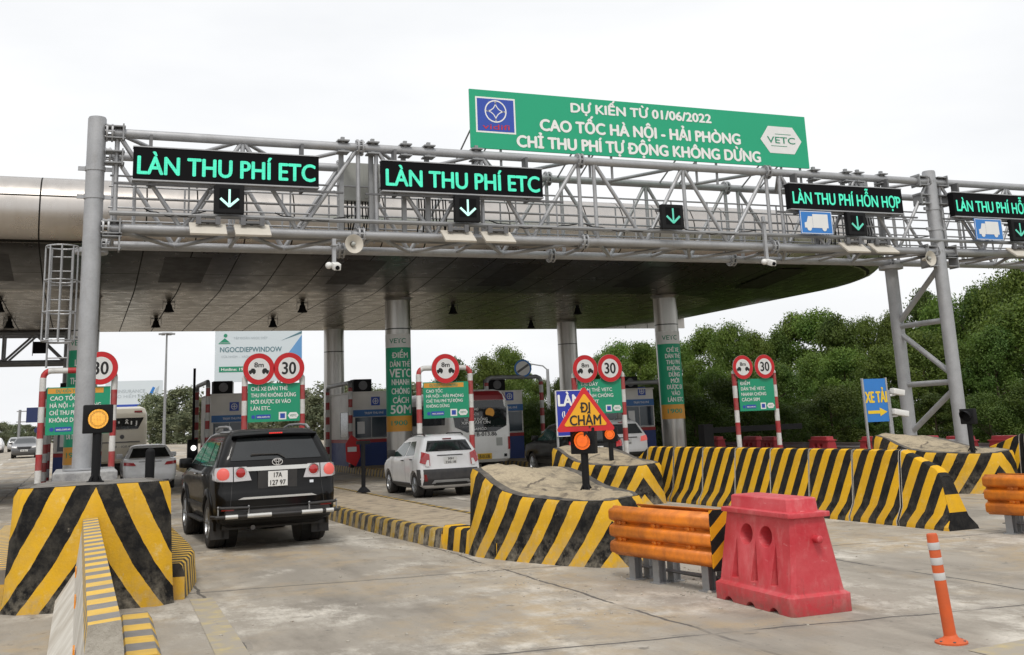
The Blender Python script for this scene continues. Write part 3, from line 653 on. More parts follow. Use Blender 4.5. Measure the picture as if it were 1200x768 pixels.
# ================================================================== ORANGE GUARDRAIL STUBS
def thrie(b, y0, y1, x, z0, z1, sgn, m=0):
    """three-ridge beam between z0 and z1, bulging to sgn*x"""
    k = 30; n = k+1
    for y in (y0, y1):
        for i in range(n):
            t = i/k; b.v.append((x+sgn*(.078*min(1, 2.4*(.5-.5*math.cos(2*PI*3*t)))-.01), y, lerp(z0, z1, t)))
    o = len(b.v)-2*n
    for i in range(k): b.face((o+i, o+n+i, o+n+i+1, o+i+1), m)
def guard_rail(label, loc, rz, ln, far_posts=True):
    root = thing('guardrail', label, 'guardrail', loc, rz)
    for x, s in ((-.17, -1), (.17, 1)):
        b = MB(); thrie(b, 0, ln, x, .25, .77, s); o = b.build('beam', 'orange_rail', root, smooth=60)
        md = o.modifiers.new('t', 'SOLIDIFY'); md.thickness = .006
        b = MB()
        for y in (.35, .9, 1.5):
            for z in (.425, .60): b.cyl((x+s*.002, y-.07, z), (x+s*.002, y+.07, z), .03, 8); b.cyl((x, y, z), (x+s*.045, y, z), .018, 8)
        b.build('bolts', 'orange_rail', root, smooth=40)
    # folded end plate with diagonal bands
    b = MB(); k = 5
    for i in range(k+1):
        for z in (.22, .80): b.v.append((lerp(-.235, .235, i/k), -.012, z))
    for i in range(k):
        ids = (2*i, 2*i+2, 2*i+3, 2*i+1); b.face(ids, 0, [((b.v[q][2]-.75*b.v[q][0])/.26+.35, .9) for q in ids])
    o = b.build('end_plate', 'rail_end_sheet', root); md = o.modifiers.new('t', 'SOLIDIFY'); md.thickness = .012
    for y in ((.22, 1.0, ln-.25) if far_posts else (.22, ln-.25)):
        for x in (-.1, .1):
            b = MB(); b.bx(x-.045, x+.045, y-.004, y+.004, 0, .72); b.bx(x-.05, x-.042, y-.05, y+.05, 0, .722); b.bx(x+.042, x+.05, y-.05, y+.05, 0, .724); b.bx(x-.08, x+.08, y-.08, y+.08, 0, .012); b.build('post', 'galvanised_dull', root)
    b = MB(); b.bx(-.05, .05, -.0+.1, ln-.1, .12, .13); b.cyl((0, .15, .1), (.02, ln-.2, .12), .012, 6); b.build('tie_bar', 'dark_steel', root)
    return root
guard_rail('orange guardrail stub with striped end plate, left of the red plastic barrier', (6.07, 9.42, 0), .17, 1.66)
guard_rail('orange guardrail stub at the right edge of the photo', (12.15, 9.6, 0), .24, 1.9)

# delineator post
root = thing('delineator_post', 'leaning orange delineator post with three white bands', 'delineator', (6.10, 6.56, 0))
b = MB(); b.lathe([(.0, .0), (.118, .0), (.118, .012), (.075, .03), (.055, .04), (.04, .07)], (0, 0, 0), n=28); 
for i in range(6): a = i*PI/3; b.cyl((.095*math.cos(a), .095*math.sin(a), .012), (.095*math.cos(a), .095*math.sin(a), .024), .012, 6, 1)
b.build('base', ['orange_plastic', 'dark_steel'], root, smooth=40)
ax = Vector((-.065, .02, 1)).normalized()
b = MB(); b.lathe([(.046, .03), (.044, .3), (.041, .77), (.036, .785), (0, .785)], (0, 0, 0), ax, 24); b.build('post', 'orange_plastic', root, smooth=40)
for h in (.45, .56, .67):
    b = MB(); b.lathe([(.0435, h), (.0445, h+.003), (.0440, h+.050), (.043, h+.053)], (0, 0, 0), ax, 24); b.build('reflective_band', 'band_grey', root, smooth=40)

# ================================================================== TOLL CANOPY
root = thing('toll_canopy', 'long metal clad toll plaza canopy with rounded front on round steel pillars', 'canopy', (10.8, 40, 0))
XR, YB, RC = 31.8, 50.5, 8.6
XL = -46
def loop(d):
    """plan outline moved d inwards: from the left end along the front, round the right corner, to the back"""
    pts = []; yf, xr = 30.0+d, XR-d; r = max(.6, RC-d*.6)
    for i in range(24): pts.append((lerp(XL, xr-r, i/24), yf))
    for i in range(11):
        t = -PI/2+PI/2*i/10; pts.append((xr-r+r*math.cos(t), yf+r+r*math.sin(t)))
    for i in range(1, 7): pts.append((xr, lerp(yf+r, YB, i/6)))
    return pts
prof = [(7.0, 6.40), (6.2, 6.42), (5.0, 6.50), (3.0, 6.70), (1.4, 6.88), (.75, 6.98), (.4, 7.10), (.16, 7.32), (.04, 7.6), (0, 7.9), (.06, 8.2), (.22, 8.48), (.5, 8.70), (.9, 8.84), (1.6, 8.92)]
b = MB(); k = None
for d, z in prof:
    L_ = loop(d); k = len(L_); b.v += [(x-10.8, y-40, z) for x, y in L_]
for i in range(len(prof)-1):
    for j in range(k-1): b.face((i*k+j, (i+1)*k+j, (i+1)*k+j+1, i*k+j+1))
# flat underside and roof deck closed by grids to the back edge
def closes(row, z):
    o = row*k; L_ = [b.v[o+j] for j in range(k)]; back = len(b.v)
    for j in range(k): b.v.append((L_[j][0], YB-40, z))
    for j in range(k-1):
        if abs(L_[j][0]-L_[j+1][0]) > 1e-4: b.face((o+j, o+j+1, back+j+1, back+j))
closes(0, 6.40); closes(len(prof)-1, 8.92)
n0 = len(b.v); e = [i*k+k-1 for i in range(len(prof))]; b.face(e)          # right end of the back edge
b.bx(XL-10.8, XR-10.8-1.0, YB-40-.02, YB-40+.12, 6.395, 8.93)

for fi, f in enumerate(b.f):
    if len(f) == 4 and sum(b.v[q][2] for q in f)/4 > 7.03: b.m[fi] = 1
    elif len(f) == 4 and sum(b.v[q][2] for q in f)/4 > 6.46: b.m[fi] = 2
b.build('roof_shell', ['cladding', 'fascia', 'shaded_slope_cladding'], root, smooth=40)
for x in (-8.1, -2.7, 2.75, 8.1, 13.5, 18.9, 24.3):
    m_ = MB(); pz = ((31.8, 6.835), (33.0, 6.70), (34.9, 6.51))
    for y, z in pz: m_.v += [(x-.66-10.8, y-40, z-.006), (x+.66-10.8, y-40, z-.006)]
    m_.face((0, 1, 3, 2)); m_.face((2, 3, 5, 4)); m_.build('recess_panel', 'recess_dark', root)  # flat sheets; the dark of the recesses is put into their colour
PIL = [(10.8, 37.9), (21.55, 36.7), (10.9, 49.2), (21.6, 46.2), (0.0, 37.9), (0.0, 49.2), (-10.8, 37.9), (-10.8, 49.2)]
for x, y in PIL:
    b = MB(); b.cyl((x-10.8, y-40, .2), (x-10.8, y-40, 6.45), .47, 32); b.lathe([(.47, 6.3), (.52, 6.36), (.6, 6.42)], (x-10.8, y-40, 0), n=32); b.build('pillar', 'pillar', root, smooth=40)
FL = [(2.74, 39.1), (7.5, 39.2), (13.6, 39.7), (2.66, 44.8), (7.35, 44.9), (13.5, 45.8), (19.65, 46.0), (19.2, 39.9), (-2.7, 39.1), (-2.7, 44.8)]
for i, (x, y) in enumerate(FL):
    t = thing('floodlight', 'dark bell shaped floodlight under the canopy, ' + ['front row over the left lane', 'front row over the hatchback lane', 'front row over the bus lane', 'back row over the left lane', 'back row behind the first pillar', 'back row above the striped height portal', 'back row beside the far right pillar', 'front row near the right pillar', 'front row beyond the left leg', 'back row beyond the left leg'][i], 'floodlight', (x, y, 6.4), 0, 'floodlights under the canopy')
    b = MB(); b.cyl((0, 0, 0), (0, 0, -.12), .07, 10); b.lathe([(.06, -.08), (.10, -.12), (.13, -.26), (.19, -.36), (.185, -.37), (.0, -.33)], (0, 0, 0), n=18); b.build('housing', 'black_box', t, smooth=40)
    b = MB(); b.bx(-.21, -.195, -.02, .02, -.27, -.02); b.bx(.195, .21, -.02, .02, -.27, -.02); b.bx(-.21, .21, -.02, .02, -.03, -.01); b.build('bracket', 'dark_steel', t)

# ---- printed wraps round the pillars
def wrap(x, y, r, z0, z1, label, lines, head=True, foot='1900', grey=True):
    t = thing('pillar_banner', label, 'banner', (x, y, 0), -.32)
    def band(za, zb, rr, m, nm, a0=-1.25, a1=1.25):
        b = MB(); n = 22
        for i in range(n+1):
            a = lerp(a0, a1, i/n)
            for z in (za, zb): b.v.append((math.sin(a)*rr, -math.cos(a)*rr, z))
        for i in range(n): b.face((2*i, 2*i+2, 2*i+3, 2*i+1))
        return b.build(nm, m, t, smooth=60)
    band(z0+.55, z1, r, 'banner_green', 'sheet'); band(z0, z0+.55, r, 'sign_orange', 'phone_strip')
    b = MB()
    if head:
        band(z1-.5, z1, r+.004, 'sign_white', 'header'); b.text('VETC', 0, z1-.26, .17, .62, bend=r, m=2, bold=.02)
    top = z1-(.62 if head else .16)
    n = len(lines); step = (top-(z0+.62))/n
    for i, (s, hh, ww) in enumerate(lines): b.text(s, .10, top-step*(i+.5), hh, ww, bend=r, m=0, bold=.035)
    b.text(foot, .02, z0+.3, .16, .60, bend=r, m=1, bold=.03)
    b.build('lettering', ['white_letter', 'sign_green', 'logo_green'], t)
wrap(10.8, 37.9, .485, 1.55, 5.06, 'green wrap on the nearest pillar behind the white hatchback', [('ĐIỂM', .19, .58), ('DÁN THẺ', .19, .80), ('VETC', .29, .86), ('NHANH', .20, .68), ('CHÓNG', .20, .70), ('CÁCH', .20, .60), ('50M', .29, .80)])
wrap(21.55, 36.7, .485, 1.58, 4.98, 'green wrap on the right pillar above the striped barriers', [('CHỈ XE', .16, .52), ('DÁN THẺ', .16, .66), ('THU PHÍ', .16, .60), ('KHÔNG', .16, .56), ('DỪNG', .16, .46), ('MỚI', .16, .34), ('ĐƯỢC ĐI', .16, .66), ('VÀO', .16, .36), ('LÀN ETC', .16, .66)])
wrap(0.0, 37.9, .485, .95, 5.1, 'green wrap on the left pillar, mostly hidden by the gantry leg', [('LÀN', .2, .4), ('THU PHÍ', .2, .7), ('VETC', .26, .8), ('DÁN THẺ', .2, .7), ('ĐI NHANH', .2, .8)])

# ================================================================== SIGN GANTRY
YF, YR_, ZB, ZT = 22.0, 23.9, 5.83, 7.79
G = thing('sign_gantry', 'galvanised lattice sign gantry spanning all the toll lanes', 'gantry', (0.06, 22, 0))
GX, GY = 0.06, 22.0
class GB(MB):
    def t(s, a, b_, r=.045, n=10): return s.cyl((a[0]-GX, a[1]-GY, a[2]), (b_[0]-GX, b_[1]-GY, b_[2]), r, n)
XA, XB = .35, 43.0
for y, z, nm in ((YF, ZT, 'top_chord'), (YF, ZB, 'bottom_chord'), (YR_, ZT, 'top_chord'), (YR_, ZB-.03, 'bottom_chord')):
    b = GB(); b.t((XA, y, z), (XB, y, z), .098, 18)
    for i in range(9):
        x = .30+5.38*i-(0 if i == 0 else .22)
        for s in (-.05, .05): b.t((x+s-.018, y, z), (x+s+.018, y, z), .185, 18)
        for kk in range(8): a = kk*PI/4; b.t((x-.09, y+.15*math.cos(a), z+.15*math.sin(a)), (x+.09, y+.15*math.cos(a), z+.15*math.sin(a)), .02, 6)
    b.build(nm, 'galvanised', G, smooth=40)
for i in range(8):
    x0 = .35+5.38*i; x1 = x0+5.38-.2; q = [lerp(x0, x1, t) for t in (0.02, .27, .5, .73, .98)]
    for y, zb in ((YF, ZB), (YR_, ZB-.03)):
        for a, c in (((q[0], zb), (q[0], ZT)), ((q[4], zb), (q[4], ZT)), ((q[2], zb), (q[2], ZT)), ((q[0], ZT), (q[1], zb)), ((q[1], zb), (q[2], ZT)), ((q[2], ZT), (q[3], zb)), ((q[3], zb), (q[4], ZT))):
            b = GB(); b.t((a[0], y, a[1]), (c[0], y, c[1]), .048); b.build('web_member', 'galvanised', G, smooth=40)
    for z in (ZB-.03, ZT):
        for a, c in (((q[0], YF), (q[1], YR_)), ((q[1], YR_), (q[2], YF)), ((q[2], YF), (q[3], YR_)), ((q[3], YR_), (q[4], YF))):
            b = GB(); b.t((a[0], a[1], z), (c[0], c[1], z), .045); b.build('cross_member', 'galvanised', G, smooth=40)
    for x in (q[0], q[2]):
        b = GB(); b.t((x, YF, ZB), (x, YR_, ZB), .045); b.build('cross_member', 'galvanised', G, smooth=40)
# walkway grating and handrails
b = GB(); b.box(((XA+XB)/2-GX, 22.95-GY, ZB+.10), (XB-XA, .75, .03)); mat('grating', (.25, .25, .25), .6, .3, .4); b.build('walkway', 'grating', G)
for y in (22.45, 23.45):
    for z in (ZB+.42, ZB+.72, ZB+1.18):
        b = GB(); b.t((XA, y, z), (XB, y, z), .022, 8); b.build('handrail', 'galvanised', G, smooth=40)
    for i in range(40):
        x = XA+.5+1.06*i; b = GB(); b.t((x, y, ZB+.08), (x, y, ZB+1.18), .02, 8); b.build('baluster', 'galvanised', G, smooth=40)
b = GB(); b.t((XA, 21.86, ZB+.28), (XB, 21.86, ZB+.28), .05, 8); b.build('cable_tray', 'galvanised_dull', G, smooth=40)
# legs
for x in (.06, 21.66, 43.2):
    b = GB(); b.t((x, YF, 0 if x > 1 else .9), (x, YF, 8.06), .178, 28); b.t((x, YF, 8.06), (x, YF, 8.09), .165, 28)
    for z in (6.45, 7.02):
        b.lathe([(.182, z-.05), (.194, z-.045), (.194, z+.045), (.182, z+.05)], (x-GX, 0, 0), n=28)
        for s in (-1, 1): b.box((x-GX+s*.25, 0, z), (.14, .05, .08))
    b.t((x, YF, .45 if x > 1 else 1.18), (x, YF, .48 if x > 1 else 1.21), .34, 24)
    b.build('leg', 'galvanised', G, smooth=40)
    b = GB(); b.t((x, YR_, 0), (x, YR_, ZB-.1), .18, 24); b.t((x, YR_, ZB-.22), (x, YR_, ZB-.12), .34, 24); b.build('leg', 'galvanised', G, smooth=40)
    for a, c in (((YF, 4.9+.55), (YR_, 4.0)), ((YF, 3.95), (YR_, 3.95)), ((YR_, 3.8), (YF, 2.45)), ((YF, 2.3), (YR_, 2.3)), ((YF, 2.15), (YR_, .95)), ((YF, .72), (YR_, .72))):
        b = GB(); b.t((x, a[0], a[1]), (x, c[0], c[1]), .075, 12); b.build('brace', 'galvanised', G, smooth=40)
    for z in (ZT, ZT-.52, ZB+.0, ZB-.3):
        b = GB(); s = 1
        b.box((x-GX+.36, 0, z+.12), (.36, .3, .025)); b.box((x-GX+.36, 0, z-.12), (.36, .3, .025)); b.box((x-GX+.50, 0, z), (.03, .34, .34)); b.build('bracket', 'galvanised_dull', G)
        if x > 1:
            b = GB(); b.box((x-GX-.36, 0, z+.12), (.36, .3, .025)); b.box((x-GX-.36, 0, z-.12), (.36, .3, .025)); b.box((x-GX-.50, 0, z), (.03, .34, .34)); b.build('bracket', 'galvanised_dull', G)
# caged ladder on the left leg
cx, cy = -.50, 23.4
b = GB()
for z in (3.72, 4.3, 4.95, 5.66):
    for i in range(20):
        a, c = 2*PI*i/20, 2*PI*(i+1)/20; b.t((cx+.31*math.cos(a), cy+.31*math.sin(a), z), (cx+.31*math.cos(c), cy+.31*math.sin(c), z), .017, 6)
for i in range(8):
    a = 2*PI*i/8; b.t((cx+.31*math.cos(a), cy+.31*math.sin(a), 3.72), (cx+.31*math.cos(a), cy+.31*math.sin(a), 5.66), .017, 6)
b.build('ladder_cage', 'galvanised', G, smooth=40)
b = GB()
for s in (-.2, .2): b.t((cx+s, cy+.33, 3.2), (cx+s, cy+.33, 5.66), .02, 8)
for i in range(8): b.t((cx-.2, cy+.33, 3.4+.3*i), (cx+.2, cy+.33, 3.4+.3*i), .014, 6)
b.build('ladder', 'galvanised', G, smooth=40)
b = GB(); b.t((cx+.3, cy, 4.95), (.06, YR_, 4.95), .02, 8); b.t((cx+.3, cy, 3.8), (.06, YR_, 3.8), .02, 8); b.build('ladder_bracket', 'galvanised', G, smooth=40)
# plinth under the left leg
concrete('plinth_paint', (.40, .40, .40), (.46, .46, .45), (.22, .22, .23), False)
b = MB(); b.bx(-.42, .66, -1.2, 1.9, .2, 1.17, bev=.02); tag(b.build('plinth', 'plinth_paint', loc=(0, 22, 0)), 'grey concrete plinth under the left gantry leg, behind the amber lamp', 'plinth')

# ---- things hung on the gantry
def led_sign(x0, x1, text, m, label, y=21.62, z0=6.77, z1=7.43):
    cx = (x0+x1)/2; t = thing('led_sign', label, 'LED sign', (cx, y, z0), 0, 'LED lane signs on the gantry'); wd = x1-x0; h = z1-z0
    b = MB(); b.bx(-wd/2, wd/2, 0, .2, 0, h); b.build('housing', 'black_screen', t)
    b = MB(); b.bx(-wd/2-.012, wd/2+.012, -.012, .21, h, h+.022); b.bx(-wd/2-.012, wd/2+.012, -.012, .21, -.03, -.001); b.build('frame', 'galvanised', t)
    b = MB(); b.text(text, 0, h*.44, .36 if len(text) < 18 else .30, wd*.955, y=-.008, bold=.032 if len(text) < 18 else .024); b.build('lettering', m, t)
    b = MB(); b.bx(-wd/2-.35, wd/2+.55, .08, .13, -.10, -.06); b.bx(-wd/2+.3, -wd/2+.36, .1, .34, -.1, h+.3); b.bx(wd/2-.36, wd/2-.3, .1, .34, -.1, h+.3); b.build('bracket', 'dark_steel', t)
led_sign(.76, 4.48, 'LÀN THU PHÍ ETC', 'led_green', 'dark LED sign reading LÀN THU PHÍ ETC, nearest the left leg')
led_sign(5.87, 9.68, 'LÀN THU PHÍ ETC', 'led_green', 'dark LED sign reading LÀN THU PHÍ ETC, left of the green billboard')
led_sign(16.60, 20.25, 'LÀN THU PHÍ HỖN HỢP', 'led_green', 'dark LED sign reading LÀN THU PHÍ HỖN HỢP left of right leg')
led_sign(22.06, 25.7, 'LÀN THU PHÍ HỖN HỢP', 'led_green', 'dark LED sign cut off at the right edge of the photo')
def arrow_signal(cx, bright, label):
    t = thing('lane_signal', label, 'lane signal', (cx, 21.55, 6.12), 0, 'green arrow lane signals')
    b = MB(); b.bx(-.30, .30, 0, .14, 0, .60, bev=.02); b.build('housing', 'black_box', t)
    b = MB(); b.bx(-.20, .20, -.004, 0, .10, .52); b.build('screen', 'black_screen', t)
    b = MB(); b.bx(-.022, .022, -.008, -.006, .17, .50)
    for s in (-1, 1): b.box((s*.088, -.007, .225), (.25, .002, .05), rot=Matrix.Rotation(-s*R(42), 3, 'Y').to_euler())
    b.build('arrow', bright, t)
    b = MB(); b.bx(-.38, .38, .14, .2, .44, .50); b.bx(-.05, .05, .14, .42, .2, .26); b.build('bracket', 'dark_steel', t)
for cx, m_, lb in ((2.63, 'led_arrow', 'bright white down arrow signal under the leftmost LED sign'), (7.8, 'led_arrow', 'down arrow signal under the second LED sign'), (13.06, 'led_mint', 'green down arrow signal hanging alone below the green billboard'), (18.6, 'led_mint', 'dim green down arrow signal beside the blue truck sign left of the right leg'), (24.3, 'led_mint', 'dim green down arrow signal at right edge of the photo')):
    arrow_signal(cx, m_, lb)
def truck_sign(cx, label):
    t = thing('truck_sign', label, 'road sign', (cx, 21.56, 6.11), 0, 'blue truck signs on the gantry')
    b = MB(); b.bx(-.5, .5, 0, .03, 0, .60, bev=.01); b.build('plate', 'sign_blue', t)
    b = MB(); b.bx(-.475, .475, -.002, 0, .575, .59); b.bx(-.475, .475, -.002, 0, .01, .025); b.bx(-.49, -.475, -.002, 0, .01, .59); b.bx(.475, .49, -.002, 0, .01, .59); b.build('border', 'sign_white', t)
    b = MB(); y = -.006
    b.add([(x, y, z) for x, z in ((-.12, .16), (.36, .16), (.36, .52), (-.12, .52))], [(0, 1, 2, 3)])
    b.add([(x, y, z) for x, z in ((-.38, .16), (-.125, .16), (-.125, .46), (-.26, .46), (-.31, .31), (-.38, .29))], [(0, 1, 2, 3, 4, 5)])
    for x in (-.24, .23): b.cyl((x, y+.001, .15), (x, y-.002, .15), .07, 18)
    b.build('truck_symbol', 'sign_white', t)
    b = MB(); b.bx(-.03, .03, .03, .3, .3, .36); b.bx(-.4, .4, .03, .06, .44, .48); b.build('bracket', 'dark_steel', t)
truck_sign(17.30, 'blue sign with a white truck, left of the right gantry leg'); truck_sign(23.15, 'blue sign with a white truck, right of the right gantry leg')
AP = ['first pair, left panel', 'first pair, right panel', 'second pair, left panel', 'second pair, right panel', 'third pair near the right leg, left panel', 'third pair near the right leg, right panel', 'at the right edge of photo']
for i, x in enumerate((2.22, 3.10, 7.56, 8.50, 18.42, 19.36, 24.2)):
    t = thing('toll_antenna', 'flat beige antenna panel tilted under the gantry, ' + AP[i], 'antenna', (x, 21.55, 5.92), 0, 'flat antenna panels under the gantry')
    e = Matrix.Rotation(R(-52), 3, 'X').to_euler()
    b = MB(); b.box((0, 0, -.14), (.72, .055, .46), rot=e, bev=.012); b.build('panel', 'panel_beige', t)
    b = MB(); b.bx(-.2, .2, -.02, .12, .0, .05); b.bx(-.24, -.14, -.03, .03, -.04, .12); b.bx(.14, .24, -.03, .03, -.04, .12); b.bx(-.03, .03, .1, .45, -.02, .04); b.build('bracket', 'dark_steel', t)
def dome_cam(x, z0, z1, label):
    t = thing('camera', label, 'camera', (x, 21.72, z1), 0)
    b = MB(); b.bx(-.04, .04, -.04, .04, 0, z0-z1, bev=.006); b.bx(-.055, .055, -.1, .1, z0-z1-.16, z0-z1-.13); b.build('drop_arm', 'galvanised', t)
    b = MB(); b.box((.02, -.10, .0), (.16, .30, .14), rot=Matrix.Rotation(R(18), 3, 'X').to_euler(), bev=.025); b.ball((-.12, -.05, .02), .075); b.build('camera_body', 'white_paint', t, smooth=40)
    b = MB(); b.cyl((.02, -.23, -.05), (.02, -.262, -.062), .045, 14); b.build('lens', 'black_screen', t)
dome_cam(4.82, 5.68, 5.08, 'camera on a short drop arm between the two left LED signs'); dome_cam(15.78, 6.55, 5.36, 'white camera on a long drop arm under the green billboard end')
for x, lb in ((5.23, 'cream horn loudspeaker under the gantry cabinet'), (21.0, 'cream horn loudspeaker beside the right gantry leg')):
    t = thing('loudspeaker', lb, 'loudspeaker', (x, 21.7, 5.57), .1)
    b = MB(); b.lathe([(.03, .22), (.05, .1), (.09, .02), (.20, -.06), (.205, -.07), (.19, -.065), (.06, .03)], (0, 0, 0), (0, 1, 0), 24); b.build('horn', 'panel_beige', t, smooth=40)
    b = MB(); b.ball((0, -.02, 0), .05); b.build('driver', 'cabinet_grey', t, smooth=40)
    b = MB(); b.bx(-.02, .02, .02, .06, .05, .3); b.build('bracket', 'galvanised_dull', t)
t = thing('control_cabinet', 'grey control cabinet mounted on the gantry between the two left LED signs', 'cabinet', (5.62, 22.8, 6.72))
b = MB(); b.bx(-.42, .46, -.2, .2, 0, .88, bev=.012); b.build('box', 'cabinet_grey', t); b = MB(); b.bx(.08, .42, -.215, -.2, .06, .82, bev=.004); b.build('door', 'cabinet_grey', t)
t = thing('gantry_cabinet', 'pair of dark upright posts with black cables on the gantry near its right leg', 'cabinet', (19.75, 22.9, 5.95))
b = MB()
for x in (-.1, .35, .8): b.bx(x, x+.12, -.06, .06, 0, 2.0)
b.build('post', 'galvanised_dull', t)
for (xa, lb) in ((5.25, 'black cable bundle hanging below the grey gantry cabinet'), (7.0, 'black cable bundle behind the second LED sign'), (18.2, 'black cable bundle behind the blue truck sign'), (19.4, 'black cable bundle right of the truck sign arrow')):
    b = MB()
    for k in range(9):
        x = k*.085+random.uniform(-.02, .02); p = [(x, 0, .95), (x+random.uniform(-.03, .03), -.05, .5), (x+random.uniform(-.06, .06), .02, .18), (x+.05, .1, .0)]; b.path(p, .016, 6)
    tag(b.build('cable_bundle', 'black_box', loc=(xa, 22.7, 5.9), smooth=40), lb, 'cables', 'cable bundles on the gantry')
# uprights with junction plates that rise above the top chord
for x, lb in ((5.08, 'upright bar behind the left end of the second LED sign'), (5.75, 'upright bar just left of second LED sign'), (6.5, 'upright bar above the second LED sign, left one'), (7.05, 'upright bar above the second LED sign, middle one'), (8.2, 'upright bar above the second LED sign, right one'), (17.7, 'upright bar above the third LED sign, left one'), (18.75, 'upright bar above the third LED sign, second one'), (19.15, 'upright bar above the third LED sign, third one'), (19.95, 'upright bar above the third LED sign, right one')):
    t = thing('mounting_post', lb, 'bracket', (x, 21.98, 5.8), 0, 'clamped uprights on the gantry'); b = MB(); b.bx(-.05, .05, .12, .2, .1, 2.12); b.build('post', 'galvanised_dull', t)
    b = MB(); b.bx(-.13, .13, -.14, .16, 2.09, 2.12); b.bx(-.13, .13, -.14, .16, 1.84, 1.87); b.bx(-.04, .04, -.04, .04, 1.85, 2.2); b.build('clamp', 'galvanised_dull', t)
# ---- green billboard
t = thing('billboard', 'large green billboard announcing DỰ KIẾN TỪ 01/06/2022 above the gantry', 'billboard', (12.85, 22, 7.96))
wd, h = 9.52, 1.42
b = MB(); b.bx(-wd/2, wd/2, 0, .05, 0, h); b.build('panel', 'banner_green', t)
b = MB()
b.text('DỰ KIẾN TỪ 01/06/2022', -.17, 1.155, .22, 3.96, bold=.06); b.text('CAO TỐC HÀ NỘI - HẢI PHÒNG', -.17, .665, .27, 5.63, bold=.06); b.text('CHỈ THU PHÍ TỰ ĐỘNG KHÔNG DỪNG', -.19, .225, .27, 6.82, bold=.06)
b.build('lettering', 'white_letter', t)
b = MB(); b.bx(-4.62, -3.62, -.004, 0, .38, 1.25, 0); b.bx(-4.58, -3.66, -.007, -.003, .42, 1.21, 1)
n = 40; cxx, czz, r0, r1 = -4.12, .91, .245, .275; vs = []; fs = []
for i in range(n):
    a = 2*PI*i/n; vs += [(cxx+r0*math.cos(a), -.01, czz+r0*math.sin(a)), (cxx+r1*math.cos(a), -.01, czz+r1*math.sin(a))]
fs = [(2*i, 2*i+1, (2*i+3) % (2*n), (2*i+2) % (2*n)) for i in range(n)]; b.add(vs, fs, 0)
for q in range(4):
    pa = []; 
    for i in range(13):
        a = q*PI/2+PI+PI/2*i/12; cx2, cz2 = cxx+.25*math.cos(q*PI/2+PI/4)*1.36, czz+.25*math.sin(q*PI/2+PI/4)*1.36
        pa.append((cx2+.235*math.cos(a), cz2+.235*math.sin(a)))
    vs = []; 
    for (x, z) in pa: d = Vector((x-cx2, z-cz2)).normalized(); vs += [(x, -.01, z), (x+d.x*.022, -.01, z+d.y*.022)]
    b.add(vs, [(2*i, 2*i+1, 2*i+3, 2*i+2) for i in range(12)], 0)
b.text('vidifi', -4.12, .53, .12, .68, y=-.01, m=2, bold=.01); b.build('emblem', ['white_letter', 'logo_blue', 'letter_red'], t)
b = MB(); hx = [(3.28, .72), (3.55, 1.09), (4.32, 1.09), (4.58, .72), (4.32, .36), (3.55, .36)]; b.add([(x, -.005, z) for x, z in hx], [range(6)], 0); b.text('VETC', 3.93, .72, .17, .88, y=-.009, m=1, bold=.015); b.bx(3.75, 4.25, -.009, -.006, .875, .89, 1); b.bx(3.6, 4.1, -.009, -.006, .55, .565, 1); b.build('logo', ['sign_white', 'logo_green'], t)
for x in (-4.6, -4.0, -1.7, -1.1, 1.3, 1.9, 3.9, 4.5):
    b = MB(); b.bx(x-.025, x+.025, .05, .09, -.55, h-.1); b.cyl((x, .09, h*.5), (x-.05, 1.85, -.15), .022, 6); b.build('strut', 'galvanised_dull', t)
mat('grating', (.25, .25, .25), .6, .3, .4)

# ================================================================== HEIGHT-LIMIT PORTALS WITH SIGNS
PY = 31.9
def round_sign(loc, kind, label, r=.46):
    t = thing('round_sign', label, 'road sign', loc, 0, 'round red rimmed signs on the portals')
    b = MB(); b.disc(0, 0, r, .0, -.02, 0, 40); b.disc(0, 0, r*.985, -.0005, .004, 1, 40); b.build('plate', ['cabinet_grey', 'sign_red'], t)
    b = MB(); b.disc(0, 0, r*.68, -.005, .004, 0, 36); b.build('face', 'sign_white', t)
    b = MB()
    if kind == '30': b.text('30', 0, 0, r*.74, r*.86, y=-.013, bold=.03)
    else:
        b.text('8m', 0, r*.26, r*.30, r*.58, y=-.013, bold=.03)
        for s in (-1, 1):
            c = s*r*.42; b.add([(c+x*s*r, -.013, z*r-.04) for x, z in ((-.22, -.16), (.20, -.16), (.22, -.02), (.10, .02), (.04, .12), (-.12, .12), (-.22, 0))], [range(7)])
            for dx in (-.11, .11): b.disc(c+dx*r, -.17*r-.04, r*.07, -.011, .003, 0, 12)
    b.build('symbol', 'ink', t)
    b = MB(); b.bx(-.03, .03, .02, .06, -r*.6, r*.6); b.build('bracket', 'galvanised_dull', t)
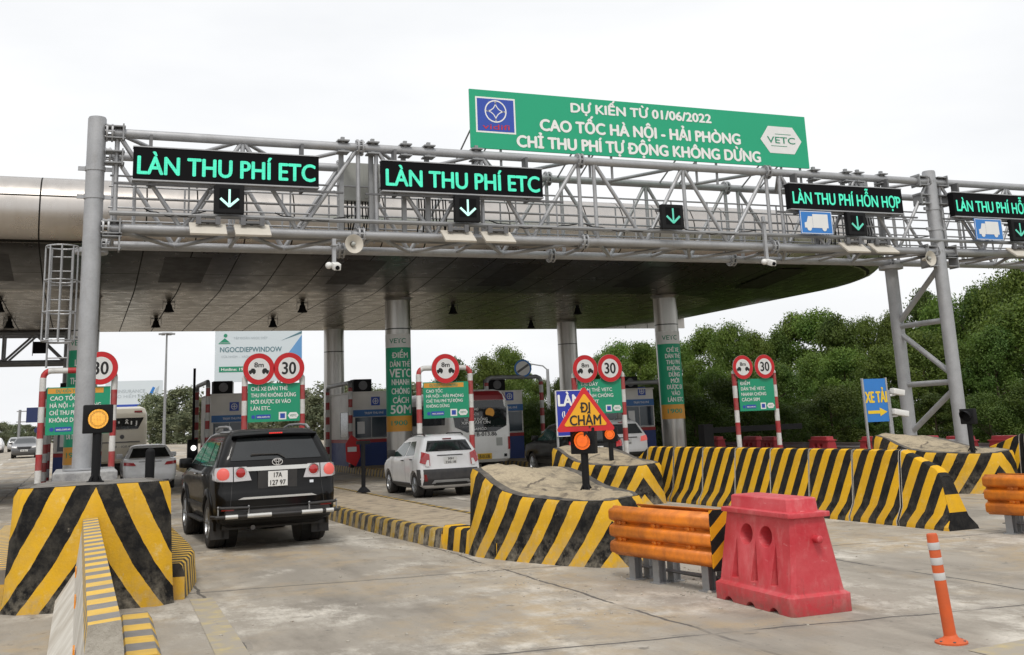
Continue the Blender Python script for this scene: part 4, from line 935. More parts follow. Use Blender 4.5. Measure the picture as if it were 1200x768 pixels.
def info_board(x0, x1, z0, z1, lines, label, header=None):
    wd = x1-x0; h = z1-z0; t = thing('info_board', label, 'sign', ((x0+x1)/2, PY-.09, z0), 0, 'green notice boards on the portals')
    b = MB(); b.bx(-wd/2, wd/2, 0, .025, 0, h); b.build('plate', 'sign_green', t)
    b = MB(); top = h-.06
    if header:
        hb = MB(); hb.bx(-wd/2+.02, wd/2*.78, -.003, 0, h-.17, h-.03, 0); hb.text(header, -.08, h-.10, .075, wd*.62, y=-.008, m=1, bold=.02); hb.build('header', ['sign_orange', 'sign_green'], t); top = h-.2
    st = (top-.30)/len(lines)
    for i, (s, f) in enumerate(lines): b.text(s, -wd/2+.09, top-st*(i+.5), min(.125, st*.58), wd*f, y=-.006, al='L', bold=.02)
    b.disc(-wd/2+.16, .15, .055, -.003, .003, 1, 18); b.bx(-wd/2+.24, -wd/2+.66, -.005, 0, .09, .21, 1); b.text('vetc.com.vn', -wd/2+.45, .15, .06, .36, y=-.009, m=0, bold=.02)
    b.bx(wd/2-.62, wd/2-.40, -.004, 0, .05, .27, 0); b.bx(wd/2-.58, wd/2-.44, -.006, 0, .09, .23, 1)
    c, zz = wd/2-.20, .16; b.add([(c+x*.16, -.005, zz+z*.09) for x, z in ((-1, 0), (-.6, 1), (.6, 1), (1, 0), (.6, -1), (-.6, -1))], [range(6)], 0); b.text('VETC', c, zz, .06, .2, y=-.008, m=2, bold=.015)
    b.build('lettering', ['white_letter', 'logo_blue', 'logo_green'], t)
def portal(x0, x1, zt, label, bar=True):
    c = (x0+x1)/2; hw = (x1-x0)/2; t = thing('height_portal', label, 'portal frame', (c, PY, .25), 0, 'red and white pipe portals on the islands'); zt -= .25
    for s in (-1, 1):
        b = MB(); b.cyl((s*hw, 0, 0), (s*hw, 0, zt-.2), .085, 16); b.cyl((s*hw, 0, zt-.2), (s*hw, 0, zt-.12), .085, 16, r2=.03); b.bx(s*hw-.14, s*hw+.14, -.14, .14, 0, .02); b.build('post', 'red_white_pipe', t, smooth=40)
    b = MB()
    if bar:
        pts = [(-hw, 0, zt-.22)]+[(-hw+.2-.2*math.cos(a), 0, zt-.2+.2*math.sin(a)) for a in (.4, .8, 1.2, PI/2)]+[(hw-.2+.2*math.sin(a), 0, zt-.2+.2*math.cos(a)) for a in (0, .4, .8, 1.2, PI/2)]; b.path(pts, .08, 12)
        b.build('crossbar', 'red_white_bar', t, smooth=40)
    else:
        b.cyl((-hw, 0, zt-.55), (hw, 0, zt-.55), .03, 8); b.build('crossbar', 'red_white_bar', t, smooth=40)
banded('red_white_bar', (.50, .018, .022), (.72, .72, .70), 1.0, .3, 0)
portal(-1.0, .84, 3.62, 'red and white pipe portal at left behind the gantry leg')
portal(4.42, 6.10, 3.5, 'red and white pipe portal behind the black car', False)
portal(9.73, 11.44, 3.48, 'red and white pipe portal right behind the white hatchback')
portal(15.08, 16.88, 3.36, 'red and white pipe portal behind the triangular warning sign', False)
portal(21.32, 23.0, 3.32, 'red and white pipe portal at right in front of the trees', False)
SY = PY-.16
round_sign((.46, SY, 3.66), '30', 'round 30 speed limit sign at left beside the gantry leg')
round_sign((4.80, SY, 3.55), '8m', 'round 8m distance sign above the black car'); round_sign((5.68, SY, 3.56), '30', 'round 30 speed limit sign above the black car')
round_sign((10.57, SY, 3.45), '8m', 'single round 8m distance sign on the portal above the white hatchback')
round_sign((15.44, SY, 3.34), '8m', 'round 8m distance sign just above the triangular warning sign'); round_sign((16.36, SY, 3.35), '30', 'round 30 speed limit sign right of the triangular warning sign')
round_sign((21.62, SY, 3.28), '8m', 'round 8m distance sign on the rightmost portal before the trees', .42); round_sign((22.54, SY, 3.29), '30', 'round 30 speed limit sign on the rightmost portal before the trees', .42)
info_board(-.88, .74, 1.88, 3.16, [('CAO TỐC', .42), ('HÀ NỘI - HẢI PHÒNG', .80), ('CHỈ THU PHÍ TỰ ĐỘNG', .80), ('KHÔNG DỪNG', .55)], 'green notice board at left crossed by the gantry leg', 'DỰ KIẾN TỪ 01/06/2022')
info_board(4.50, 6.02, 2.02, 3.13, [('CHỈ XE DÁN THẺ', .70), ('THU PHÍ KHÔNG DỪNG', .86), ('MỚI ĐƯỢC ĐI VÀO', .76), ('LÀN ETC.', .38)], 'green notice board above the roof of the black car')
info_board(9.85, 11.34, 1.93, 3.04, [('CAO TỐC', .36), ('HÀ NỘI - HẢI PHÒNG', .82), ('CHỈ THU PHÍ TỰ ĐỘNG', .80), ('KHÔNG DỪNG', .50)], 'green notice board above the roof of the white hatchback', 'DỰ KIẾN TỪ 01/06/2022')
info_board(15.18, 16.78, 1.88, 3.0, [('TẠI ĐÂY', .40), ('DÁN THẺ VETC', .72), ('NHANH CHÓNG', .74), ('5 PHÚT', .40)], 'green notice board partly hidden behind the warning triangle')
info_board(21.42, 22.9, 1.76, 2.87, [('ĐIỂM', .26), ('DÁN THẺ VETC', .68), ('NHANH CHÓNG', .70), ('CÁCH 50M', .50)], 'green notice board on the rightmost portal in front of the trees')

# ================================================================== TOLL BOOTHS
def booth(x0, x1, y0, y1, zt, label):
    wd = x1-x0; ln = y1-y0; t = thing('toll_booth', label, 'toll booth', ((x0+x1)/2, y0, .25), 0, 'toll booths on the islands'); H = zt-.25; hw = wd/2
    b = MB(); b.bx(-hw, hw, 0, ln, 1.03, H, bev=.03); b.build('wall', 'booth_panel', t, smooth=30)
    b = MB(); b.bx(-hw-.004, hw+.004, -.004, ln+.004, .90, 1.028); b.build('red_band', 'booth_red', t)
    b = MB(); b.bx(-hw, hw, 0, ln, 0, .90); b.build('base', 'booth_blue', t)
    b = MB(); b.bx(-hw+.12, hw-.06, -.014, -.002, 1.10, 1.88); b.build('front_window', 'booth_glass', t)
    b = MB(); b.bx(-hw+.10, hw-.04, -.024, -.003, 1.075, 1.10); b.bx(-hw+.10, hw-.04, -.024, -.003, 1.88, 1.90); b.bx(-.02, .02, -.024, -.015, 1.1, 1.88); b.build('window_frame', 'galvanised', t)
    b = MB(); b.bx(-hw+.2, -hw+.5, -.03, -.016, 1.25, 1.72); b.build('notice', 'sign_white', t)
    b = MB(); b.bx(-hw+.04, hw-.02, -.05, -.002, 1.92, 2.18); b.build('name_strip', 'booth_strip', t)
    b = MB(); b.text('TRẠM THU PHÍ', .1, 2.05, .08, wd*.5, y=-.056, bold=.02); b.build('lettering', 'white_letter', t)
    b = MB(); b.bx(.02-.02, .36, -.012, -.002, 2.34, 2.68, 0); b.disc(.18, 2.51, .12, -.012, .004, 1, 20); b.disc(.18, 2.51, .095, -.0165, .002, 0, 20); b.bx(.165, .195, -.021, -.0185, 2.43, 2.59, 1); b.bx(.10, .26, -.021, -.0185, 2.495, 2.525, 1); b.build('emblem', ['logo_blue', 'sign_white'], t)
    for s in (-1, 1):
        b = MB(); b.bx(s*(hw+.008)-.006, s*(hw+.008)+.006, ln*.18, ln*.52, 1.12, 2.1); b.build('side_window', 'booth_glass', t)
        b = MB()
        for ya, yb, za, zb in ((.16, .18, 1.1, 2.12), (.52, .54, 1.1, 2.12)): b.bx(s*(hw+.01)-.012, s*(hw+.01)+.012, ln*ya, ln*yb, za, zb)
        b.bx(s*(hw+.01)-.0125, s*(hw+.01)+.0125, ln*.161, ln*.539, 2.10, 2.125); b.build('window_frame', 'galvanised', t)
    b = MB(); b.bx(-hw-.03, hw+.03, -.03, ln+.03, H, H+.05); b.build('roof', 'booth_panel', t)
    a = thing('condenser_unit', 'dark box unit on roof of the booth '+label.replace('toll booth ', ''), 'air conditioner', ((x0+x1)/2, y0, zt+.05), 0, 'dark units on the booth roofs')
    b = MB(); b.bx(-hw+.12, -hw+.86, .2, .85, 0, .50, bev=.015); b.build('casing', 'black_box', a)
    b = MB(); b.disc(-hw+.5, .25, .18, .19, .01, 0, 20); b.build('fan_grille', 'dark_steel', a)
booth(4.70, 6.15, 43.3, 46.8, 3.22, 'toll booth behind the black car'); booth(10.0, 11.55, 41.9, 45.7, 3.1, 'toll booth left of the nearest green pillar wrap')
booth(15.45, 16.98, 41.0, 44.6, 2.95, 'toll booth right of the white bus'); booth(20.93, 22.38, 39.6, 43.2, 2.84, 'toll booth behind the white car at right'); booth(-.85, .75, 41.5, 45.3, 3.2, 'toll booth behind the left gantry leg')
def pipe_guard(pts, label):
    x, y = pts[0][:2]; t = thing('pipe_guard', label, 'guard rail', (x, y, .25), 0, 'red and white pipe guards at the booths')
    P = [Vector((p[0]-x, p[1]-y, p[2]-.25)) for p in pts]
    for i in (0, len(P)-1):
        b = MB(); b.cyl(P[i], (P[i].x, P[i].y, P[i+1 if i == 0 else i-1].z), .085, 14); b.build('post', 'red_white_booth_pipe', t, smooth=40)
    b = MB(); b.path(P[1:-1], .085, 12); b.build('top_bar', 'galvanised_dull', t, smooth=40)
def guard(x0, y0, x1, y1, z, label):
    d = Vector((x1-x0, y1-y0)).normalized()*.2
    pipe_guard([(x0, y0, .25), (x0, y0, z-.2), (x0+d.x*.3, y0+d.y*.3, z-.06), (x0+d.x, y0+d.y, z), (x1-d.x, y1-d.y, z), (x1-d.x*.3, y1-d.y*.3, z-.06), (x1, y1, z-.2), (x1, y1, .25)], label)
guard(4.52, 42.6, 4.52, 46.8, 3.72, 'red and white pipe guard beside the booth behind black car'); guard(9.86, 41.6, 9.86, 45.8, 3.5, 'red and white pipe guard beside the booth left of green pillar wrap')
guard(15.1, 40.2, 17.5, 40.2, 3.5, 'red and white pipe guard around the booth right of the bus'); guard(20.6, 39.0, 22.45, 39.0, 3.1, 'red and white pipe guard around the booth behind the right white car'); guard(-1.1, 41, -1.1, 45, 3.5, 'red and white pipe guard at the left booth')

# ================================================================== WARNING LAMPS AND SMALL SIGNS
def amber_lamp(loc, ph, size, label, lens='amber_lens', rz=0, hood=True):
    t = thing('warning_lamp', label, 'warning lamp', loc, rz); s = size/2
    b = MB(); b.cyl((0, 0, 0), (0, 0, ph), .05 if size > .25 else .04, 14); b.bx(-.09, .09, -.09, .09, 0, .015)
    for a in range(4): b.cyl((.09*math.cos(a*PI/2+PI/4), .09*math.sin(a*PI/2+PI/4), .012), (.03*math.cos(a*PI/2+PI/4), .03*math.sin(a*PI/2+PI/4), .11), .012, 6)
    b.build('post', 'black_box', t, smooth=40)
    z = ph+s*.75; b = MB(); b.bx(-s, s, -.06, .07, z-s, z+s, bev=.015); b.build('housing', 'black_box', t, smooth=30)
    b = MB(); b.lathe([(0, .085), (s*.3, .083), (s*.68, .064)], (0, 0, z), (0, -1, 0), 26)
    b.build('lens', lens, t, smooth=60)
    b = MB(); vs = []; n = 16
    for i in range(n+1):
        a = lerp(-.35, PI+.35, i/n); 
        for y in (-.06, -.06-s*(.95 if hood else .25)*(.45+.55*max(0, math.sin(a)))): vs.append((s*.74*math.cos(a), y, z+s*.74*math.sin(a)))
    b.add(vs, [(2*i, 2*i+1, 2*i+3, 2*i+2) for i in range(n)]); b.build('hood', 'black_box', t, smooth=40)
amber_lamp((.19, 13.6, 1.25), .60, .33, 'lit amber warning lamp on the left striped block', rz=.05, hood=False)
amber_lamp((6.22, 12.95, .80), .53, .34, 'lit orange warning lamp below the triangular slow down sign', 'orange_lens', -.75)
amber_lamp((10.4, 20.35, .74), .54, .31, 'small orange warning lamp in front of the white car at right', 'orange_lens', -.6)
amber_lamp((16.42, 16.45, .78), .58, .30, 'unlit black warning lamp at the foot of the right gantry leg', 'black_screen', -1.35)
# triangular warning sign
t = thing('warning_sign', 'red rimmed triangular sign reading ĐI CHẬM on the middle striped nose', 'road sign', (6.215, 12.86, 1.62), -.35)
b = MB(); wd, h = .40, .60
def rtri(w_, h_, r_, z_):
    pts = []
    for cx_, cz_, a0 in ((-w_+r_*1.7, z_+r_, 210), (w_-r_*1.7, z_+r_, 330), (0, z_+h_-r_*2, 90)):
        for k in range(7): a = R(a0-60+20*k); pts.append((cx_+r_*math.cos(a), cz_+r_*math.sin(a)))
    return pts
b.prism(rtri(wd, h, .03, -.04), -.02, .0); b.build('rim', 'sign_red', t)
b = MB(); b.prism(rtri(wd*.73, h*.72, .02, .03), -.026, -.0205); b.build('face', 'sign_amber', t)
b = MB(); b.text('ĐI', .01, .27, .125, .115, y=-.03, bold=.03); b.text('CHẬM', 0, .105, .125, .41, y=-.03, bold=.03); b.build('lettering', 'ink', t)
b = MB(); b.bx(-.03, .03, .0, .04, -.2, .4); b.build('bracket', 'dark_steel', t)
# blue lane sign
t = thing('lane_sign', 'blue lane sign with white lettering behind the warning triangle', 'road sign', (10.36, 22.0, 1.0), 0)
b = MB(); b.bx(-.42, .42, 0, .03, .38, 1.37); b.build('plate', 'sign_navy', t)
b = MB(); b.bx(-.43, .43, -.004, .034, 1.37, 1.385); b.bx(-.43, .43, -.004, .034, .365, .38); b.bx(-.435, -.42, -.004, .034, .365, 1.385); b.bx(.42, .435, -.004, .034, .365, 1.385); b.build('frame', 'white_paint', t)
b = MB(); b.text('LÀN', -.38, 1.16, .24, .56, al='L', bold=.05); b.text('(LÀN 2)', -.30, .86, .11, .52, al='L', bold=.03); b.build('lettering', 'white_letter', t)
for s in (-1, 1):
    b = MB(); b.bx(s*.41-.02, s*.41+.02, .03, .07, -.4, 1.38); b.build('post', 'galvanised', t)
# blue truck lane sign at right
t = thing('truck_lane_sign', 'blue sign with yellow XE TẢI lettering and arrow near the right leg', 'road sign', (16.80, 19.5, .9), -.15)
b = MB(); b.bx(-.29, .29, 0, .03, .50, 1.46); b.build('plate', 'sign_blue', t)
b = MB(); b.text('XE TẢI', 0, 1.05, .24, .54, bold=.04); b.bx(-.24, .06, -.006, 0, .68, .75); b.add([(.06, -.006, .62), (.25, -.006, .715), (.06, -.006, .81)], [(0, 1, 2)]); b.build('lettering', 'letter_yellow', t)
for s in (-1, 1):
    b = MB(); b.bx(s*.30-.02, s*.30+.02, -.01, .04, -.65, 1.48); b.build('post', 'galvanised', t)
t = thing('lane_camera', 'pair of white cameras on a post beside the blue XE TẢI sign', 'camera', (17.25, 19.6, .9))
b = MB(); b.cyl((0, 0, -.65), (0, 0, 1.2), .04, 12); b.build('post', 'galvanised', t, smooth=40)
for z, ln in ((1.15, .32), (.68, .42)):
    b = MB(); b.box((.22, -.06, z), (ln, .16, .13), rot=Matrix.Rotation(R(10), 3, 'Y').to_euler(), bev=.02); b.cyl((.22+ln/2-.01, -.06, z-.03), (.22+ln/2+.02, -.06, z-.035), .05, 12, 1); b.cyl((0, 0, z-.08), (.15, -.06, z-.06), .025, 8); b.build('camera_body', ['white_paint', 'black_screen'], t, smooth=40)
# end of restriction sign + lamp pole in front of the trees
t = thing('restriction_end_sign', 'round blue rimmed white sign with a dark diagonal bar, right of the bus', 'road sign', (16.7, 40.15, 3.5), -.2)
b = MB(); b.disc(0, .34, .36, 0, .02, 0, 30); b.build('plate', 'sign_blue', t); b = MB(); b.disc(0, .34, .29, -.021, .003, 0, 30); b.build('face', 'sign_white', t)
b = MB(); b.box((0, -.028, .34), (.56, .004, .09), rot=Matrix.Rotation(R(-33), 3, 'Y').to_euler()); b.build('bar', 'dark_steel', t); b = MB(); b.cyl((0, .02, -.1), (0, .02, .5), .025, 8); b.build('post', 'galvanised_dull', t)
t = thing('street_lamp', 'grey street lamp pole in front of the trees right of the bus', 'street lamp', (26.6, 60, .2))
b = MB(); b.cyl((0, 0, 0), (0, 0, 4.6), .14, 12, r2=.09); b.build('pole', 'galvanised', t, smooth=40); b = MB(); b.path([(0, 0, 4.55), (-.3, 0, 4.8), (-1.2, 0, 4.95)], .04, 8); b.box((-1.45, 0, 4.95), (.6, .2, .1), bev=.03); b.build('lamp_arm', 'galvanised', t, smooth=40)
t = thing('high_mast', 'tall thin high mast light with a crown of lamps beyond the plaza', 'street lamp', (7.6, 110, .5))
b = MB(); b.cyl((0, 0, 0), (0, 0, 11.2), .16, 12, r2=.08); b.build('pole', 'galvanised_dull', t, smooth=40); b = MB(); b.cyl((0, 0, 11.1), (0, 0, 11.2), .5, 16)
for i in range(6): a = i*PI/3; b.box((.6*math.cos(a), .6*math.sin(a), 11.1), (.36, .36, .16))
b.build('lamp_crown', 'galvanised_dull', t)
# boom barriers and lane stands
t = thing('boom_barrier', 'dark boom barrier with its arm raised, left of the black car', 'barrier', (4.35, 46.5, .25))
b = MB(); b.bx(-.2, .2, -.2, .2, 0, 1.3, bev=.02); b.build('cabinet', 'black_box', t); b = MB(); b.bx(-.05, .05, -.26, -.21, 1.0, 4.2); b.build('arm', 'black_box', t); b = MB(); b.ball((.02, -.3, .95), .11); b.build('lamp', 'white_lamp', t, smooth=60)
t = thing('boom_barrier', 'black boom barrier lowered across the right lane before the trees', 'barrier', (21.0, 33.5, .25))
b = MB(); b.bx(-.2, .2, -.2, .2, 0, 1.1, bev=.02); b.build('cabinet', 'black_box', t); b = MB(); b.bx(.2, 4.2, -.05, .05, .78, .98); b.build('arm', 'black_box', t)
t = thing('lane_stand', 'black lane post with a flat crossbar on the island beside the hatchback', 'post', (6.15, 24.7, .28))
b = MB(); b.cyl((0, 0, 0), (0, 0, 1.12), .05, 12); b.lathe([(.0, .14), (.06, .12), (.17, .01), (.17, 0)], (0, 0, 0), n=4); b.bx(-.16, .16, -.04, .04, 1.08, 1.16); b.build('post', 'black_box', t, smooth=40)
t = thing('stop_barrier', 'red stop plate with striped edge on a short arm before the booth', 'barrier', (9.75, 40.9, .25))
b = MB(); b.bx(-.06, .06, -.06, .06, 0, 1.0); b.build('stand', 'black_box', t)
b = MB(); b.prism([(-.25, .25), (.12, .05), (.30, .4), (.25, 1.0), (-.05, 1.25), (-.28, .9)], -.1, -.07); b.build('plate', 'sign_red', t); b = MB(); b.bx(-.2, .15, -.106, -.1, .6, .78); b.build('panel', 'sign_white', t)
t = thing('lane_bollard', 'black bollard post beside the left amber lamp', 'bollard', (1.25, 21.5, .2)); b = MB(); b.cyl((0, 0, 0), (0, 0, 1.25), .085, 16); b.ball((0, 0, 1.25), .085); b.build('post', 'black_box', t, smooth=40)

# ================================================================== FAR LEFT GANTRY, BILLBOARDS
t = thing('far_gantry', 'second lattice gantry over the left carriageway, far left', 'gantry', (-.7, 50, 0))
for y in (0, 1.3):
    for z in (5.05, 6.3):
        b = MB(); b.cyl((.1, y, z), (-30, y, z), .10, 12); b.build('chord', 'galvanised_dull', t, smooth=40)
    for i in range(12):
        x = -.0-2.5*i
        for a, c in (((x, 5.05), (x-1.25, 6.3)), ((x-1.25, 6.3), (x-2.5, 5.05)), ((x, 5.05), (x, 6.3))):
            b = MB(); b.cyl((a[0], y, a[1]), (c[0], y, c[1]), .05, 8); b.build('web_member', 'galvanised_dull', t, smooth=40)
for x in (.1, -30):
    b = MB(); b.cyl((x, 0, 0), (x, 0, 6.5), .2, 16); b.build('leg', 'galvanised_dull', t, smooth=40)
b = MB(); b.bx(-30, .1, .3, 1.0, 5.1, 5.14); b.build('walkway', 'grating', t)
for x, lb in ((-1.75, 'small black signal box on the far left gantry'), (-7.2, 'second small black signal box on the far left gantry')):
    q = thing('signal_box', lb, 'lane signal', (x, 49.75, 5.42)); b = MB(); b.bx(-.27, .27, 0, .15, 0, .5, bev=.02); b.build('housing', 'black_box', q); b = MB(); b.bx(-.3, -.27, .05, .1, -.1, .6); b.build('bracket', 'galvanised_dull', q)
def big_board(cx, y, z0, wd, h, label, rz=0):
    t = thing('billboard', label, 'billboard', (cx, y, gz(cx, y)), rz); g = z0-gz(cx, y)
    b = MB(); b.bx(-wd/2, wd/2, 0, .3, g, g+h); b.build('panel', 'billboard', t)
    for x in (-wd*.3, wd*.3):
        b = MB(); b.cyl((x, .5, 0), (x, .5, g+h*.8), .25, 12); b.build('post', 'galvanised_dull', t, smooth=40)
    return t, g
t, g = big_board(22.7, 150, 8.55, 11.9, 7.0, 'large pale billboard reading NGOCDIEPWINDOW beyond the plaza')
b = MB(); b.text('NGOCDIEPWINDOW', -1.1, g+4.42, .66, 8.4, y=-.03, m=0, bold=.02); b.text('TẬP ĐOÀN NGỌC DIỆP', -1.2, g+6.0, .30, 4.6, y=-.03, m=1, bold=.0); b.text('CỬA NHÔM  -  VÁCH KÍNH', -2.7, g+3.45, .28, 4.8, y=-.03, m=1, bold=.0)
b.build('lettering', ['billboard_text', 'billboard_grey'], t)
b = MB(); b.bx(-5.4, -1.2, -.03, 0, g+1.35, g+2.1); b.build('hotline_strip', 'logo_green', t); b = MB(); b.text('Hotline: 1900', -3.3, g+1.72, .36, 3.6, y=-.04); b.build('hotline_text', 'white_letter', t)
b = MB(); b.prism([(-5.4, g+5.4), (-4.0, g+5.4), (-4.7, g+6.0)], -.03, -.001); b.bx(-5.5, -3.95, -.03, -.001, g+5.2, g+5.32); b.disc(-4.6, g+6.35, .25, -.001, .03, 0, 20); b.build('logo', 'logo_green', t)
b = MB(); b.prism([(3.4, g+3.0), (5.94, g+6.4), (5.94, g+0.4), (4.4, g+1.6)], -.02, -.001); b.build('blue_sweep', 'billboard_blue', t); b = MB(); b.prism([(3.0, g+5.6), (5.94, g+6.95), (5.94, g+6.6)], -.025, -.001); b.build('dark_sweep', 'billboard_text', t)
t, g = big_board(8.6, 200, 6.75, 9.6, 4.7, 'small pale PG INSURANCE billboard left of the high mast')
b = MB(); b.text('PG INSURANCE', -1.1, g+2.9, .55, 5.8, y=-.03, m=0, bold=.02); b.text('BẢO HIỂM PG', -1.1, g+2.0, .5, 5.6, y=-.03, m=0, bold=.0); b.bx(-4.75, 4.75, -.03, -.001, g+.02, g+.6, 1); b.prism([(2.3, g+1.9), (3.1, g+3.6), (3.5, g+3.4), (2.9, g+1.9)], -.03, -.001, 2); b.prism([(3.3, g+2.2), (3.6, g+3.2), (4.2, g+3.8), (4.0, g+2.6)], -.03, -.001, 0); b.build('lettering', ['billboard_grey', 'logo_blue', 'sign_blue'], t)
t = thing('message_sign', 'dark roadside message board on a cantilever pole, far left', 'message sign', (-5.75, 120, .6))
b = MB(); b.cyl((0, 0, 0), (0, 0, 4.3), .13, 12); b.build('pole', 'galvanised_dull', t, smooth=40)
b = MB()
for z in (3.1, 4.15): b.cyl((-.3, 0, z), (1.0, 0, z), .05, 8)
b.build('arm', 'galvanised_dull', t, smooth=40); b = MB(); b.bx(.6, 2.05, -.1, .2, 3.0, 4.5, bev=.03); b.build('panel', 'navy', t)
t = thing('small_road_sign', 'small round blue sign on a post at the far left', 'road sign', (-4.0, 118, .6)); b = MB(); b.cyl((0, 0, 0), (0, 0, 2.4), .04, 8); b.build('post', 'galvanised_dull', t); b = MB(); b.disc(0, 2.2, .28, -.05, .03, 0, 20); b.build('plate', 'navy', t)

# ================================================================== FAR RED BARRIERS AND GUARDRAIL
WBF = None
for i, y in enumerate((24.6, 26.2, 28.2, 30.2, 33.3, 36.6, 38.6, 41.5, 44.5)):
    if WBF is None:
        WBF = water_barrier(); WBF.data.materials[0] = MATS['red_plastic_far']; o = WBF
    else: o = WBF.copy(); COL.objects.link(o)
    o.location = (26.6+random.uniform(-.3, .3), y, gz(26.6, y)); o.rotation_euler.z = random.uniform(-.15, .15); o.scale = (1.1, 1.15, 1.0)
    tag(o, 'red plastic barrier in far row, ' + ['at the right photo edge', 'right of the gantry leg', 'behind the right gantry leg', 'left of the right gantry leg', 'left of the blue XE TẢI sign', 'right of the rightmost portal', 'between the rightmost portal posts', 'left of the rightmost portal', 'beside the right pillar'][i], 'plastic barrier', 'red barriers along the far edge')
def w_rail(x, y0, y1, label):
    t = thing('guardrail', label, 'guardrail', (x, y0, 0)); b = MB(); k = 12; n = k+1; ys = [y0+(y1-y0)*i/20 for i in range(21)]
    for y in ys:
        for i in range(n): b.v.append((-.06*math.cos(2*PI*2*i/k), y-y0, gz(x, y)+.42+.34*i/k))
    for a in range(20):
        for i in range(k): b.face((a*n+i, a*n+i+1, (a+1)*n+i+1, (a+1)*n+i))
    b.build('beam', 'galvanised', t, smooth=60)
    for i in range(20):
        y = lerp(y0, y1, (i+.5)/20); b = MB(); b.bx(.08, .2, y-y0-.05, y-y0+.05, gz(x, y)-.1, gz(x, y)+.74); b.build('post', 'galvanised_dull', t)
w_rail(27.9, 18, 78, 'long galvanised guardrail in front of the trees at right')

# ================================================================== TREES
def tree_kind(seed, leafmat, nleaf=24000, hgt=10.0, wd=3.6, low=.10, clumps=64, ls=.105):
    rnd = random.Random(seed); t = bpy.data.objects.new('tree', None); COL.objects.link(t)
    b = MB(); b.cyl((0, 0, -.3), (.1, .05, hgt*.35), .19, 9, r2=.13); b.cyl((.1, .05, hgt*.35), (.05, .1, hgt*.75), .13, 8, r2=.05)
    for i in range(9):
        a = rnd.uniform(0, 2*PI); z = hgt*rnd.uniform(.18, .6); l = wd*rnd.uniform(.5, .85); b.cyl((.08, .05, z), (l*math.cos(a), l*math.sin(a), z+l*rnd.uniform(.4, .9)), .06, 6, r2=.02)
    b.build('trunk', 'bark', t, smooth=50)
    b = MB(); tint = []; cl = []
    for i in range(clumps):
        z = low+(1-low)*rnd.random()**.8; rr = wd*math.sin(PI*min(1, .14+.80*((z-low)/(1-low))**.85))**.8*rnd.uniform(.35, .95); a = rnd.uniform(0, 2*PI)
        cl.append((rr*math.cos(a), rr*math.sin(a), z*hgt*.93, rnd.uniform(.55, 1.3)*wd*.25, rnd.random()))
    cl.append((.2, .1, hgt*.93, wd*.22, .8))
    per = nleaf//len(cl)
    for x, y, z, r, tn in cl:
        for k in range(per):
            d = Vector((rnd.gauss(0, 1), rnd.gauss(0, 1), rnd.gauss(0, 1))).normalized(); p = Vector((x, y, z))+Vector((d.x, d.y, d.z*.8))*r*(rnd.uniform(.5, 1.1) if rnd.random() < .82 else rnd.uniform(1.0, 1.5))
            if p.z < .15: continue
            nrm = (d*.6+Vector((rnd.uniform(-1, 1), rnd.uniform(-1, 1), rnd.uniform(-.3, 1)))).normalized(); u = nrm.orthogonal().normalized(); u.rotate(Matrix.Rotation(rnd.uniform(0, 6.28), 3, nrm)); v = nrm.cross(u); s = ls*rnd.uniform(.6, 1.4)
            o = len(b.v); b.v += [tuple(p-u*s), tuple(p+v*s*.5+nrm*s*.15), tuple(p+u*s), tuple(p-v*s*.5-nrm*s*.1)]; b.face((o, o+1, o+2, o+3)); tint.append(max(0, min(1, tn*.8+rnd.uniform(-.1, .3))))
    o = b.build('crown', leafmat, t); at = o.data.attributes.new('tint', 'FLOAT', 'FACE'); at.data.foreach_set('value', tint)
    return t
KINDS = [tree_kind(1, 'leaf'), tree_kind(2, 'leaf', wd=4.2, clumps=74), tree_kind(3, 'leaf_dark', wd=3.2), tree_kind(4, 'leaf_dark', wd=4.4, low=.03, hgt=8, clumps=72), tree_kind(5, 'leaf', wd=3.0, hgt=11, low=.2, clumps=48)]
FARK = [tree_kind(6, 'leaf_hazed', 7000, ls=.2, low=-.05), tree_kind(8, 'leaf_hazed', 7000, wd=4.6, ls=.22, low=-.05)]
HG = {0: 10, 1: 10, 2: 10, 3: 8, 4: 11, 5: 10, 6: 10}
